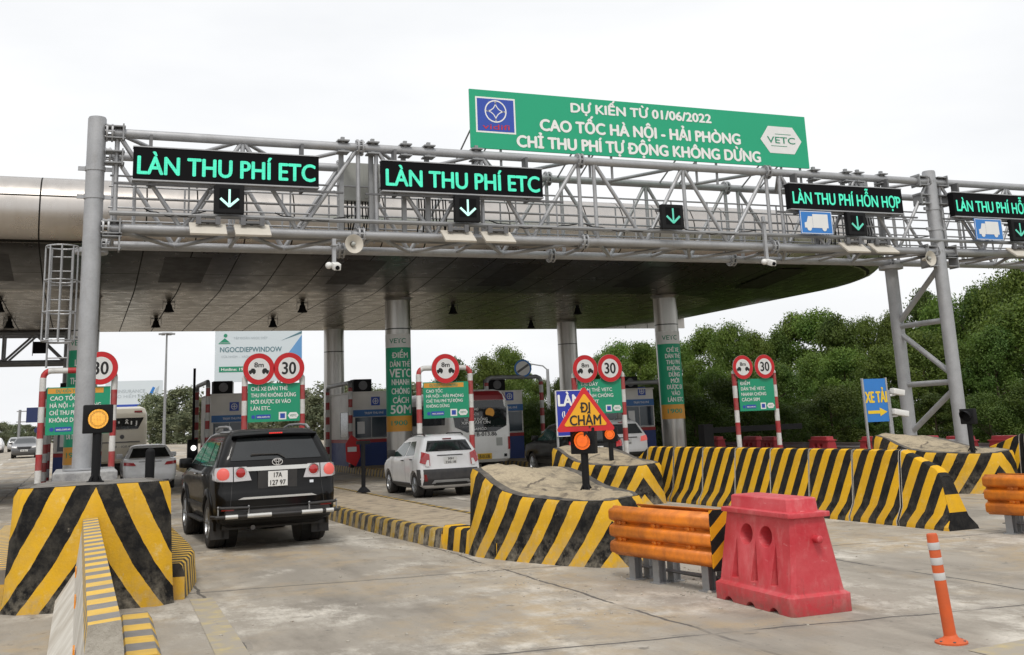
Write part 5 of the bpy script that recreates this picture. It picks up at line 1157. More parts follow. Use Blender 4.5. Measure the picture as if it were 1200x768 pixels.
TREES = [('b',24.4,71.9,6.5),('b',27.2,76.7,5.4),('b',25.9,69.1,6.3),('b',28.5,71.5,7.1),('b',31.2,75.0,5.5),('b',30.9,70.7,4.7),('b',30.7,66.7,4.7),('b',34.6,72.2,4.6),('b',35.1,69.3,6.4),('b',37.4,70.9,7.3),('b',34.6,62.7,6.7),('b',38.8,67.4,6.9),('b',41.2,68.1,7.1),('b',41.0,64.4,7.9),('b',39.8,59.6,7.6),('b',41.8,60.0,7.1),('b',45.1,62.0,7.4),('b',47.7,62.8,8.7),('b',47.4,60.0,8.6),('b',46.8,57.1,8.0),('b',52.6,61.3,8.1),('b',52.1,57.9,8.3),('b',55.3,58.4,10.0),('b',54.4,55.5,9.1),('b',55.2,53.7,9.5),('b',55.6,52.1,9.7),('b',53.7,47.7,10.3),('b',55.2,47.2,10.2),('b',58.9,48.3,11.3),('b',61.9,49.0,11.8),('m',21.4,62.3,3.3),('m',22.2,59.4,4.0),('m',22.7,57.0,4.2),('m',26.2,61.7,2.4),('m',25.6,56.6,2.1),('m',27.4,55.9,3.0),('m',30.2,58.1,4.0),('m',30.2,54.1,3.7),('m',30.6,51.2,3.6),('m',32.7,51.0,4.3),('m',36.9,53.7,4.7),('m',35.4,48.9,4.5),('m',40.1,51.6,5.0),('m',39.5,48.1,5.1),('m',39.6,45.2,4.9),('m',42.6,45.4,5.7),('m',43.7,43.9,5.0),('m',43.5,41.4,5.7),('m',46.3,41.5,7.1),('m',48.3,41.2,6.4),('m',49.9,40.0,7.8),('f',19.3,55.6,2.8),('f',20.1,52.7,2.8),('f',21.2,51.0,2.7),('f',22.4,48.8,2.7),('f',25.4,49.8,3.3),('f',27.8,49.5,3.5),('f',27.7,45.2,2.6),('f',30.8,46.2,3.4),('f',31.1,42.7,2.0),('f',34.5,43.4,2.8),('f',33.6,38.7,2.2),('f',36.3,38.4,2.3),('f',38.0,36.8,2.1),('f',39.9,35.7,2.8),('f',39.2,32.5,2.1),('l',8.8,152.0,7.3),('l',10.6,147.8,6.1),('l',12.6,147.1,7.9),('l',13.9,139.8,6.2),('l',16.1,141.3,5.8),('l',17.3,134.9,5.7),('l',19.5,136.8,5.7),('l',21.3,135.4,7.7),('l',20.8,120.6,7.1),('l',23.7,126.3,6.5),('l',23.0,113.5,5.3),('l',24.8,114.0,6.7),('l',26.1,111.7,6.4),('l',27.1,108.9,6.1),('l',26.0,98.0,5.2),('l',26.8,95.4,4.5),('l',27.7,93.2,5.5),('l',32.6,103.7,5.2),('l',32.4,98.0,5.7),('l',29.7,85.4,5.1),('d',-27.2,378.8,8.2),('d',-20.7,313.9,6.7),('d',-22.8,379.0,8.0),('d',-20.7,382.1,7.2),('d',-16.8,347.1,6.8),('d',-15.5,365.6,6.8),('d',-12.8,351.8,6.0),('d',-9.0,295.1,5.5),('d',-9.0,372.0,5.3),('d',-6.7,367.5,5.8),('d',-3.6,295.0,4.2),('d',-1.7,293.3,3.7),('d',0.0,341.5,4.4),('d',1.9,305.7,4.8),('d',4.1,328.6,4.3),('d',6.0,320.4,4.4),('d',9.7,388.8,4.5),('d',9.4,302.8,4.6),('d',13.6,362.3,3.4),('d',15.2,346.7,4.7),('d',16.9,336.1,3.4),('d',19.5,344.1,3.3)]
TL = {'b': ('tall green tree at the back of the wood behind the toll plaza', 'back row of the wood'), 'm': ('leafy green tree in the middle of the wood behind the toll plaza', 'middle row of the wood'), 'f': ('low bushy dark tree at the foot of the wood behind the guardrail', 'bushy trees at the wood edge'), 'l': ('hazy green tree far behind the booths and the black car', 'trees far behind the booths'), 'd': ('tiny pale tree on the far left skyline beyond the cars', 'trees on the far left skyline')}
used = set(); rt = random.Random(11)
for i, (k, x, y, z) in enumerate(TREES):
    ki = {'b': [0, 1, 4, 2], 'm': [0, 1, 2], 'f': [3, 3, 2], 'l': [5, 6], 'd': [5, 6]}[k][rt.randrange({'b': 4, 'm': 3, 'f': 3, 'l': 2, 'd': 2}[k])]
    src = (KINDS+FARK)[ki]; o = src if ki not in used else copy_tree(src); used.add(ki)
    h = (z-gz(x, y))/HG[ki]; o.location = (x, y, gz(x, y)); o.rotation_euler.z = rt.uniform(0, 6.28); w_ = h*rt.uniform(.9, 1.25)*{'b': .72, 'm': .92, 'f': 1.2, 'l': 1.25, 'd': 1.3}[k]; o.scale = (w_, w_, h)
    tag(o, TL[k][0], 'tree', TL[k][1])
for i, o in enumerate(KINDS+FARK):
    if i not in used:
        for c in kids(o): bpy.data.objects.remove(c)
        bpy.data.objects.remove(o)

# ================================================================== VEHICLES
class Shell:
    """a car body as a stack of horizontal slices: z -> (rear y, front y, half width); local y runs forward from the rear bumper"""
    def __init__(s, tab, rr=.16, rf=.32, bow=.06):
        s.tab = tab; s.rr, s.rf, s.bow = rr, rf, bow
    def at(s, z):
        T = s.tab
        if z <= T[0][0]: return T[0][1:]
        for a, b in zip(T, T[1:]):
            if z <= b[0]: t = (z-a[0])/(b[0]-a[0]); return tuple(lerp(p, q, t) for p, q in zip(a[1:], b[1:]))
        return T[-1][1:]
    def side(s, y, z):
        yr, yf, hw = s.at(z); rr = min(s.rr, hw*.8); rf = min(s.rf, hw*.8); e = max(0, rr-(y-yr-s.bow)); f = max(0, rf-(yf-y))
        x = hw
        if e > 0: x = hw-rr+math.sqrt(max(0, rr*rr-min(e, rr)**2))
        if f > 0: x = min(x, hw-rf+math.sqrt(max(0, rf*rf-min(f, rf)**2)))
        return x
    def rear(s, x, z):
        yr, yf, hw = s.at(z); rr = min(s.rr, hw*.8); a = abs(x); y = yr+s.bow*(a/hw)**2; e = a-(hw-rr)
        if e > 0: y += rr-math.sqrt(max(0, rr*rr-min(e, rr)**2))
        return y
    def ring(s, z):
        yr, yf, hw = s.at(z); rr = min(s.rr, hw*.8); rf = min(s.rf, hw*.8); P = []
        xs = [hw-rr]+[(hw-rr)*k/4 for k in (3, 2, 1)]
        half = []
        for k in range(5): half.append(((hw-rr)*k/4, yr+s.bow*((hw-rr)*k/4/hw)**2))
        y0 = half[-1][1]
        for k in range(1, 7): a = PI/2*k/6; half.append((hw-rr+rr*math.sin(a), y0+rr-rr*math.cos(a)+(s.bow*.3*k/6)))
        ya, yb = half[-1][1], yf-rf
        for k in range(1, 9): half.append((hw, lerp(ya, yb, k/8)))
        for k in range(1, 8): a = PI/2*k/7; half.append((hw-rf+rf*math.cos(a), yb+rf*math.sin(a)))
        for k in (3, 2, 1, 0): half.append(((hw-rf)*k/4, yf+.04*(1-k/4)))
        return half+[(-x, y) for x, y in half[-2:0:-1]]
    def body(s, parent, m, arches, zs=None, name='body', ar=.40):
        T = s.tab; lv = []
        for a, b in zip(T, T[1:]):
            n = max(1, int((b[0]-a[0])/.06)); lv += [lerp(a[0], b[0], i/n) for i in range(n)]
        lv.append(T[-1][0]); b = MB(); n = None
        for z in lv:
            P = s.ring(z); n = len(P); b.v += [(x, y, z) for x, y in P]
        for i in range(len(lv)-1):
            for j in range(n): b.face((i*n+j, i*n+(j+1) % n, (i+1)*n+(j+1) % n, (i+1)*n+j))
        b.face(list(range(n))[::-1]); b.face([(len(lv)-1)*n+j for j in range(n)])
        o = b.build(name, m)
        cut = []
        for y in arches:
            for sx in (-1, 1):
                c = MB(); c.cyl((sx*.52, y, ar-.06), (sx*1.6, y, ar-.06), ar, 32); cut.append(c.build('cutter', m))
        if cut: boolean_cut(o, cut)
        o.data.polygons.foreach_set('use_smooth', [True]*len(o.data.polygons)); o.data.set_sharp_from_angle(angle=R(38)); o.parent = parent
        return o
    def spane(s, name, m, parent, q, sgn, off=.006, n=8, th=0):
        """pane on a side; q = four (y, z) corners, counter-clockwise"""
        b = MB()
        for lay in ((off,) if not th else (off+th, off-.02)):
            for i in range(n+1):
                for j in range(n+1):
                    u, v = i/n, j/n; y = lerp(lerp(q[0][0], q[1][0], u), lerp(q[3][0], q[2][0], u), v); z = lerp(lerp(q[0][1], q[1][1], u), lerp(q[3][1], q[2][1], u), v)
                    b.v.append((sgn*(s.side(y, z)+lay), y, z))
        s._grid(b, n, th); return b.build(name, m, parent, smooth=40)
    def rpane(s, name, m, parent, q, off=.006, n=10, th=0, k=None):
        """pane on the tail; q = four (x, z) corners"""
        b = MB()
        for lay in ((off,) if not th else (off+th, off-.02)):
            for i in range(n+1):
                for j in range(n+1):
                    u, v = i/n, j/n; x = lerp(lerp(q[0][0], q[1][0], u), lerp(q[3][0], q[2][0], u), v); z = lerp(lerp(q[0][1], q[1][1], u), lerp(q[3][1], q[2][1], u), v)
                    b.v.append((x, s.rear(x, z)-lay, z))
        s._grid(b, n, th); return b.build(name, m, parent, smooth=40)
    def _grid(s, b, n, th):
        N2 = (n+1)*(n+1)
        for L in range(2 if th else 1):
            for i in range(n):
                for j in range(n): a = L*N2+i*(n+1)+j; b.face((a, a+n+1, a+n+2, a+1))
        if th:
            ed = [i*(n+1) for i in range(n+1)]+[n*(n+1)+j for j in range(1, n+1)]+[i*(n+1)+n for i in range(n-1, -1, -1)]+[j for j in range(n-1, 0, -1)]
            for a, c in zip(ed, ed[1:]+ed[:1]): b.face((a, c, c+N2, a+N2))
def wheel(parent, x, y, r, wd, rim='alloy', spokes=6):
    s = 1 if x > 0 else -1; w = bpy.data.objects.new('wheel', None); COL.objects.link(w); w.parent = parent; w.location = (x, y, r)
    b = MB(); h = wd/2; b.lathe([(r*.62, -h*.9), (r*.80, -h), (r*.95, -h*.9), (r, -h*.6), (r*1.005, -h*.25), (r*.985, -h*.22), (r*.985, -h*.15), (r*1.005, -h*.12), (r*1.005, h*.12), (r*.985, h*.15), (r*.985, h*.22), (r*1.005, h*.25), (r, h*.6), (r*.95, h*.9), (r*.80, h), (r*.62, h*.9)], (0, 0, 0), (s, 0, 0), 36); b.build('tyre', 'rubber', w, smooth=40)
    b = MB(); b.lathe([(r*.64, h*.88), (r*.60, h*.92), (r*.57, h*.5), (r*.2, h*.35)], (0, 0, 0), (s, 0, 0), 30); b.lathe([(0, h*.75), (r*.12, h*.74), (r*.14, h*.5)], (0, 0, 0), (s, 0, 0), 16)
    for k in range(spokes):
        a = 2*PI*k/spokes; d = Vector((0, math.cos(a), math.sin(a))); b.cyl(d*r*.08+Vector((s*h*.62, 0, 0)), d*r*.60+Vector((s*h*.74, 0, 0)), r*.075, 6)
    b.build('rim', rim, w, smooth=40)
def plate(parent, cx, y, z, wd, h, lines, m='plate_white'):
    p = MB(); p.bx(cx-wd/2, cx+wd/2, y-.012, y, z-h/2, z+h/2, bev=.004); o = p.build('number_plate', m, parent)
    b = MB(); n = len(lines)
    for i, s in enumerate(lines): b.text(s, cx, z+h*(.5-(i+.5)/n), h/n*.62, wd*(.78 if len(s) > 4 else .42), y=y-.016, bold=.02)
    q = b.build('lettering', 'ink', o)
def mirror(parent, x, y, z, m):
    s = 1 if x > 0 else -1; b = MB(); b.box((x+s*.06, y, z), (.22, .13, .17), bev=.04); b.build('mirror', m, parent, smooth=40)
def handle(parent, sh, y, z, sgn, m='chrome'):
    b = MB(); x = sgn*(sh.side(y, z)+.025); b.box((x, y, z), (.03, .18, .028), bev=.01); b.build('door_handle', m, parent, smooth=40)
def seams(parent, sh, ys, z0, z1, sgn):
    b = MB(); n = 10
    for y0, y1 in ys:
        o = len(b.v)
        for i in range(n+1):
            z = lerp(z0, z1, i/n); y = lerp(y0, y1, i/n)
            for d in (-.005, .005): b.v.append((sgn*(sh.side(y, z)+.002), y+d, z))
        for i in range(n): b.face((o+2*i, o+2*i+1, o+2*i+3, o+2*i+2))
    b.build('door_seams', 'ink', parent)
def belt_line(parent, sh, y0, y1, z, sgn, m, h=.03, off=.008):
    return sh.spane('side_trim', m, parent, [(y0, z-h/2), (y1, z-h/2), (y1, z+h/2), (y0, z+h/2)], sgn, off, 12, .006)

# ---------------- black SUV
t = thing('suv', 'black SUV with number plate 17A 127 97 driving away in the left lane', 'car', (2.86, 16.85, 0), .035)
S = Shell([(.34, .20, 4.50, .72), (.42, .06, 4.62, .86), (.56, .0, 4.70, .905), (.80, .0, 4.70, .915), (.92, .05, 4.66, .92), (1.02, .06, 4.50, .925), (1.10, .07, 3.95, .925), (1.17, .08, 3.52, .915), (1.26, .10, 3.38, .885), (1.34, .12, 3.26, .86), (1.60, .27, 2.82, .755), (1.70, .34, 2.62, .705), (1.755, .42, 2.40, .64), (1.785, .55, 2.1, .52), (1.795, .75, 1.9, .38)], .14, .34, .05)
S.body(t, 'car_black', (.98, 3.73), ar=.43)
b = MB(); b.bx(-.78, .78, .35, 4.3, .30, .60); b.build('underbody', 'trim_black', t)
S.rpane('rear_window', 'dark_glass', t, [(-.70, 1.325), (.70, 1.325), (.575, 1.655), (-.575, 1.655)], .008, 10, .004)
b = MB(); n = 14
for i in range(n+1):
    x = lerp(-.66, .66, i/n); yb = S.rear(x*.95, 1.70)
    for (dy, z) in ((.10, 1.745), (-.10, 1.735), (-.12, 1.715), (-.05, 1.675), (.03, 1.68)): b.v.append((x, yb+dy, z-.02*(x/.66)**2))
for i in range(n):
    for j in range(4): b.face((i*5+j, i*5+j+1, (i+1)*5+j+1, (i+1)*5+j))
b.face(range(5)); b.face([n*5+j for j in range(5)][::-1]); b.build('spoiler', 'car_black', t, smooth=50)
b = MB(); y = S.rear(0, 1.70)-.122
for i in range(7): b.box((-.09+.03*i, y+.002, 1.722), (.024, .012, .018))
b.build('brake_light', 'brake_glow', t)
b = MB(); b.path([(.12, S.rear(.12, 1.345)-.03, 1.345), (.02, S.rear(.02, 1.40)-.035, 1.405), (-.38, S.rear(-.38, 1.40)-.03, 1.415)], .011, 8); b.box((-.18, S.rear(-.18, 1.40)-.025, 1.405), (.44, .012, .02)); b.build('wiper', 'trim_black', t)
S.rpane('tailgate_trim', 'bright_trim', t, [(-.50, 1.165), (.50, 1.165), (.50, 1.225), (-.50, 1.225)], .02, 10, .018)
for s in (-1, 1):
    q = [(s*.40, 1.03), (s*.66, 1.02), (s*.66, 1.235), (s*.47, 1.235)]; S.rpane('tail_lamp_inner', 'lamp_chrome', t, q if s < 0 else q, .012, 8, .02)
    q = [(s*.675, 1.02), (s*.905, 1.03), (s*.90, 1.235), (s*.675, 1.235)]; S.rpane('tail_lamp', 'lamp_chrome', t, q, .015, 10, .02)
    b = MB(); b.lathe([(.092, .0), (.090, .035), (.084, .035)], (s*.56, S.rear(.56, 1.14)-.012, 1.145), (0, -1, 0), 26); b.build('lamp_ring', 'chrome', t, smooth=40)
    b = MB(); b.lathe([(0, .05), (.045, .047), (.070, .034)], (s*.56, S.rear(.56, 1.14)-.012, 1.145), (0, -1, 0), 26); b.build('reverse_lens', 'lamp_red', t, smooth=60)
    b = MB(); q_ = Vector((s*.38, -.92, 0)).normalized(); c_ = (s*.815, S.rear(.815, 1.13)-.018, 1.13)
    b.lathe([(0, .045), (.05, .042), (.084, .028), (.098, .004)], c_, q_, 26); b.build('tail_lens', 'tail_glow', t, smooth=60)
    S.spane('side_lamp', 'lamp_chrome', t, [(.10, 1.03), (.30, 1.06), (.24, 1.225), (.10, 1.235)], s, .012, 6, .016)
    # side: glass, lamps wrap, wheels
    S.spane('quarter_window', 'dark_glass', t, [(.62, 1.33), (1.10, 1.315), (1.16, 1.60), (.80, 1.615)], s)
    S.spane('rear_door_window', 'green_glass', t, [(1.20, 1.31), (2.06, 1.27), (2.02, 1.605), (1.26, 1.61)], s)
    S.spane('front_door_window', 'green_glass', t, [(2.13, 1.27), (3.18, 1.21), (2.78, 1.565), (2.09, 1.605)], s)
    belt_line(t, S, .62, 3.2, 1.255, s, 'chrome', .014)
    seams(t, S, [(1.18, 1.18), (2.10, 2.10), (3.22, 3.3)], .50, 1.24, s); handle(t, S, 1.36, 1.10, s); handle(t, S, 2.26, 1.10, s)
    belt_line(t, S, 1.35, 3.3, .62, s, 'trim_black', .05, .012)
    for y in (.98, 3.73):
        b = MB(); n = 18      # flared arch lip
        for i in range(n+1):
            a = lerp(-.15, PI+.15, i/n)
            for rr_, o_ in ((.43, .0), (.435, .035), (.52, .03), (.55, .0)):
                yy, zz = y+rr_*math.cos(a), .37+rr_*math.sin(a); b.v.append((s*(S.side(yy, max(.42, zz))+o_-.004), yy, zz))
        for i in range(n):
            for j in range(3): b.face((i*4+j, i*4+j+1, (i+1)*4+j+1, (i+1)*4+j))
        b.build('wheel_arch', 'car_black', t, smooth=60)
        wheel(t, s*.785, y, .385, .27)
        b = MB(); b.cyl((s*.5, y, .40), (s*.66, y, .40), .42, 24); b.build('wheel_well', 'ink', t)
    b = MB(); b.bx(s*.86-.09, s*.86+.09, 1.5, 3.15, .36, .40, bev=.015); b.build('side_step', 'trim_black', t)
    b = MB(); b.bx(s*.74-.02, s*.74+.13*0+.02, .50, .52, .18, .44); b.bx(s*.78-.15, s*.78+.13, .50, .515, .16, .42); b.build('mud_flap', 'trim_black', t)
    b = MB(); b.path([(s*.62, .62, 1.775), (s*.615, .80, 1.83), (s*.61, 1.2, 1.845), (s*.60, 2.0, 1.845), (s*.585, 2.35, 1.80)], .02, 8); b.build('roof_rail', 'galvanised_dull', t, smooth=40)
    mirror(t, s*.94, 3.05, 1.26, 'car_black')
# rear bumper, nudge bars
b = MB(); b.bx(-.80, .80, -.055, .1, .46, .60, bev=.03); b.build('bumper_step', 'trim_black', t, smooth=40)
b = MB(); b.path([(-.98, .10, .52), (-.93, -.05, .52), (-.60, -.10, .52), (.60, -.10, .52), (.93, -.05, .52), (.98, .10, .52)], .026, 10); b.path([(-.90, .0, .66), (-.86, -.06, .65), (-.46, -.10, .64)], .022, 8); b.path([(.90, .0, .66), (.86, -.06, .65), (.46, -.10, .64)], .022, 8); b.build('nudge_bar', 'trim_black', t, smooth=40)
for x0, x1 in ((-.80, -.62), (-.48, -.12), (.34, .66), (.72, .84)):
    b = MB(); b.cyl((x0, -.10 if abs(x0) < .7 else -.085, .52), (x1, -.10 if abs(x1) < .7 else -.08, .52), .032, 12); b.build('bar_sleeve', 'bright_trim', t, smooth=40)
for s in (-1, 1):
    for x in (.46, .90):
        b = MB(); b.cyl((s*x, -.09 if x < .6 else -.03, .51), (s*x, -.09 if x < .6 else -.03, .64), .012, 8); b.ball((s*x, -.09 if x < .6 else -.03, .66), .016); b.build('bar_bracket', 'galvanised_dull', t)
    S.rpane('bumper_reflector', 'lamp_dark_red', t, [(s*.66, .60), (s*.84, .60), (s*.84, .64), (s*.66, .64)], .01, 4, .006)
S.rpane('bumper_trim', 'bright_trim', t, [(-.60, .755), (.60, .755), (.52, .785), (-.52, .785)], .012, 8, .012)
b = MB(); b.bx(-.30, .30, .045, .055, .90, 1.16); b.build('plate_recess', 'trim_black', t)
plate(t, .0, .035, 1.035, .30, .225, ['17A', '127 97'])
# maker's emblem: three ellipses
b = MB(); y = S.rear(0, 1.27)-.018
def ering(cx, cz, a, c, w_):
    n = 30; vs = []
    for i in range(n):
        q = 2*PI*i/n
        for f in (1, 1-w_/a):
            for dy in (0, -.008): vs.append((cx+a*f*math.cos(q), y+dy, cz+c*(f if f == 1 else 1-w_/c)*math.sin(q)))
    fs = []
    for i in range(n): o_ = 4*i; p_ = 4*((i+1) % n); fs += [(o_+1, p_+1, p_+3, o_+3), (o_, p_, p_+1, o_+1), (o_+2, o_+3, p_+3, p_+2)]
    b.add(vs, fs)
ering(0, 1.285, .085, .056, .013); ering(0, 1.305, .055, .026, .011); ering(0, 1.288, .028, .05, .011); b.build('emblem', 'chrome', t)
S.rpane('badge', 'chrome', t, [(.50, .945), (.56, .945), (.56, .985), (.50, .985)], .008, 2, .004)
for q in ([(-.72, .64), (-.71, .64), (-.675, 1.02), (-.685, 1.02)], [(.71, .64), (.72, .64), (.685, 1.02), (.675, 1.02)], [(-.72, .635), (.72, .635), (.72, .645), (-.72, .645)], [(-.88, .60), (.88, .60), (.88, .606), (-.88, .606)]): S.rpane('panel_gap', 'ink', t, q, .004, 8)
b = MB(); b.cyl((-.35, .15, .33), (-.35, .6, .33), .035, 12); b.build('exhaust', 'dark_steel', t, smooth=40)
b = MB(); b.bx(-.55, .55, .6, 1.2, .30, .42, bev=.05); b.cyl((-.7, .98, .38), (.7, .98, .38), .07, 12); b.ball((0, .98, .38), .16); b.build('rear_axle', 'ink', t, smooth=40)

# ---------------- generic family car
def family_car(label, loc, rz, tab, L, arches, wr, glassq, tail, m='car_white', plate_txt=('',), clad=None, extras=(), rw=None, lampm='lamp_red', ghost=False):
    t = thing('car', label, 'car', loc, rz); S = Shell(tab, .16, .36, .07); S.body(t, m, arches, ar=wr+.055)
    hw = max(q[3] for q in tab); b = MB(); b.bx(-hw+.14, hw-.14, .3, L-.35, .20, .5); b.build('underbody', 'ink', t)
    S.rpane('rear_window', rw[1] if rw and len(rw) > 1 else 'dark_glass', t, rw[0], .007, 10, .004)
    for s in (-1, 1):
        for i, q in enumerate(glassq): S.spane('side_window', 'green_glass', t, q, s)
        for y in arches:
            wheel(t, s*(hw-.12), y, wr, .21, 'alloy', 5); b = MB(); b.cyl((s*(hw-.42), y, wr+.02), (s*(hw-.24), y, wr+.02), wr+.045, 24); b.build('wheel_well', 'ink', t)
        q = [(s*x, z) for x, z in tail]; S.rpane('tail_lamp', lampm, t, q, .012, 8, .02)
        mirror(t, s*(hw-.0), glassq[-1][1][0]-.12, glassq[-1][0][1]+.06, 'trim_black' if m == 'car_white' and clad else m)
        seams(t, S, [(glassq[0][0][0]+.05, glassq[0][0][0]+.0), (glassq[-1][0][0]-.03, glassq[-1][0][0]-.03), (glassq[-1][1][0]+.05, glassq[-1][1][0]+.05)], .32, glassq[0][0][1]-.03, s)
        for q in glassq: handle(t, S, q[0][0]+.14, q[0][1]-.11, s, m if not clad else 'trim_black')
    return t, S
# white hatchback with grey cladding
tabH = [(.22, .18, 3.45, .66), (.30, .06, 3.56, .76), (.45, .0, 3.62, .79), (.62, .0, 3.64, .80), (.76, .05, 3.60, .80), (.86, .08, 3.40, .80), (.93, .09, 3.10, .795), (.99, .10, 2.85, .78), (1.08, .13, 2.70, .74), (1.34, .30, 2.22, .62), (1.42, .38, 2.02, .57), (1.47, .48, 1.85, .48), (1.495, .68, 1.6, .34)]
t, S = family_car('white hatchback with grey bumper cladding beside the middle island', (8.50, 25.25, 0), .0, tabH, 3.64, (.62, 2.98), .30, [[(.62, 1.02), (1.30, .99), (1.26, 1.335), (.86, 1.35)], [(1.38, .99), (2.52, .96), (2.10, 1.30), (1.33, 1.335)]], [(.53, .76), (.765, .84), (.70, 1.10), (.53, 1.04)], clad=True, rw=([(-.60, 1.10), (.60, 1.10), (.50, 1.355), (-.50, 1.355)],))
for o in [c for c in kids(t) if c.name.startswith('underbody')]: pass
S.rpane('rear_bumper', 'bumper_grey', t, [(-.795, .30), (.795, .30), (.795, .68), (-.795, .68)], .010, 14, .008)
S.rpane('skid_trim', 'car_silver', t, [(-.50, .34), (.50, .34), (.44, .42), (-.44, .42)], .02, 10, .012)
S.rpane('bumper_hollow', 'ink', t, [(-.44, .29), (.44, .29), (.40, .36), (-.40, .36)], .034, 8, .004)
S.rpane('tailgate_trim', 'trim_black', t, [(-.33, .99), (.33, .99), (.33, 1.01), (-.33, 1.01)], .008, 8, .008)
plate(t, 0, S.rear(0, .87)-.01, .875, .34, .17, ['30H', '220.18'])
b = MB(); b.box((0, S.rear(0, 1.385)-.0, 1.39), (.22, .05, .03)); b.build('brake_light', 'lamp_dark_red', t)
b = MB(); b.box((-.12, S.rear(0, 1.12)-.02, 1.125), (.36, .02, .03)); b.build('wiper', 'trim_black', t)
for s in (-1, 1):
    b = MB(); b.path([(s*.50, .55, 1.475), (s*.50, .70, 1.52), (s*.48, 1.7, 1.515), (s*.47, 1.85, 1.47)], .015, 8); b.build('roof_rail', 'trim_black', t, smooth=40)
    S.spane('sill_cladding', 'bumper_grey', t, [(1.0, .23), (2.62, .23), (2.62, .34), (1.0, .34)], s, .008, 6, .01); S.spane('bumper_corner', 'bumper_grey', t, [(.10, .30), (.28, .30), (.30, .68), (.12, .68)], s, .008, 6, .006)
    S.rpane('bumper_reflector', 'lamp_dark_red', t, [(s*.60, .40), (s*.68, .40), (s*.70, .56), (s*.64, .56)], .026, 4, .004)
    S.rpane('lamp_lower', 'lamp_clear', t, [(s*.55, .74), (s*.66, .76), (s*.60, .90), (s*.55, .90)], .036, 4, .004)
# white sedan
tabS = [(.22, .16, 4.30, .68), (.32, .04, 4.42, .80), (.48, .0, 4.45, .84), (.70, .02, 4.45, .85), (.84, .05, 4.30, .85), (.94, .07, 3.65, .845), (1.00, .12, 3.30, .83), (1.03, .42, 3.2, .80), (1.10, .55, 3.05, .76), (1.34, .98, 2.62, .63), (1.42, 1.15, 2.42, .58), (1.46, 1.35, 2.2, .48), (1.475, 1.5, 2.0, .36)]
t, S = family_car('white saloon car queueing ahead of the black SUV at left', (2.22, 38.0, 0), -.01, tabS, 4.45, (.92, 3.55), .31, [[(1.25, 1.04), (2.0, 1.03), (1.96, 1.35), (1.50, 1.36)], [(2.08, 1.03), (3.05, 1.01), (2.58, 1.32), (2.04, 1.35)]], [(.45, .80), (.83, .82), (.83, .93), (.52, .90)], rw=([(-.66, 1.045), (.66, 1.045), (.52, 1.36), (-.52, 1.36)],))
plate(t, 0, S.rear(0, .82)-.005, .82, .34, .17, ['15A', '230.45']); S.rpane('tailgate_trim', 'dark_steel', t, [(-.36, .915), (.36, .915), (.36, .935), (-.36, .935)], .008, 8, .008); S.rpane('lower_bumper', 'trim_black', t, [(-.6, .24), (.6, .24), (.6, .33), (-.6, .33)], .012, 8, .006)
# white SUVs in the right lanes
tabW = [(.28, .18, 4.30, .72), (.38, .05, 4.40, .86), (.55, .0, 4.45, .90), (.80, .02, 4.45, .91), (.95, .05, 4.35, .91), (1.05, .08, 3.70, .90), (1.12, .11, 3.35, .87), (1.45, .34, 2.85, .74), (1.55, .42, 2.65, .68), (1.61, .55, 2.4, .58), (1.64, .80, 2.1, .42)]
gW = [[(.75, 1.13), (1.55, 1.11), (1.52, 1.48), (1.0, 1.50)], [(1.63, 1.11), (3.1, 1.08), (2.65, 1.44), (1.58, 1.48)]]
t, S = family_car('white SUV with red tail lamps driving away in the right lane behind small amber lamp', (18.55, 34.9, 0), .0, tabW, 4.45, (.85, 3.55), .35, gW, [(.55, .85), (.90, .88), (.86, 1.06), (.60, 1.02)], rw=([(-.70, 1.13), (.70, 1.13), (.58, 1.48), (-.58, 1.48)], 'grey_glass'), lampm='tail_glow')
plate(t, 0, S.rear(0, .85)-.005, .85, .34, .2, ['29A', '118.60']); S.rpane('tailgate_trim', 'trim_black', t, [(-.42, .98), (.42, .98), (.42, 1.01), (-.42, 1.01)], .01, 8, .008)
b = MB(); b.disc(0, 1.07, .055, S.rear(0, 1.07)-.005, .008, 0, 20); b.build('emblem', 'dark_steel', t)
S.rpane('lower_bumper', 'trim_black', t, [(-.75, .30), (.75, .30), (.75, .48), (-.75, .48)], .012, 8, .006)
for s in (-1, 1):
    b = MB(); b.path([(s*.58, .75, 1.60), (s*.58, .95, 1.68), (s*.56, 2.0, 1.675), (s*.55, 2.2, 1.62)], .018, 8); b.build('roof_rail', 'galvanised_dull', t, smooth=40)
b = MB(); b.box((0, S.rear(0, 1.55)-.03, 1.55), (.3, .1, .03)); b.build('brake_light', 'lamp_red', t)
t, S = family_car('dark car half hidden between the bus and the warning triangle', (14.8, 29.8, 0), -.05, tabW, 4.45, (.85, 3.55), .35, gW, [(.62, .85), (.90, .88), (.88, 1.06), (.66, 1.02)], rw=([(-.80, 1.02), (.80, 1.02), (.62, 1.52), (-.62, 1.52)],), m='car_black')
plate(t, 0, S.rear(0, .8)-.005, .8, .34, .18, ['15A', '082.11'])
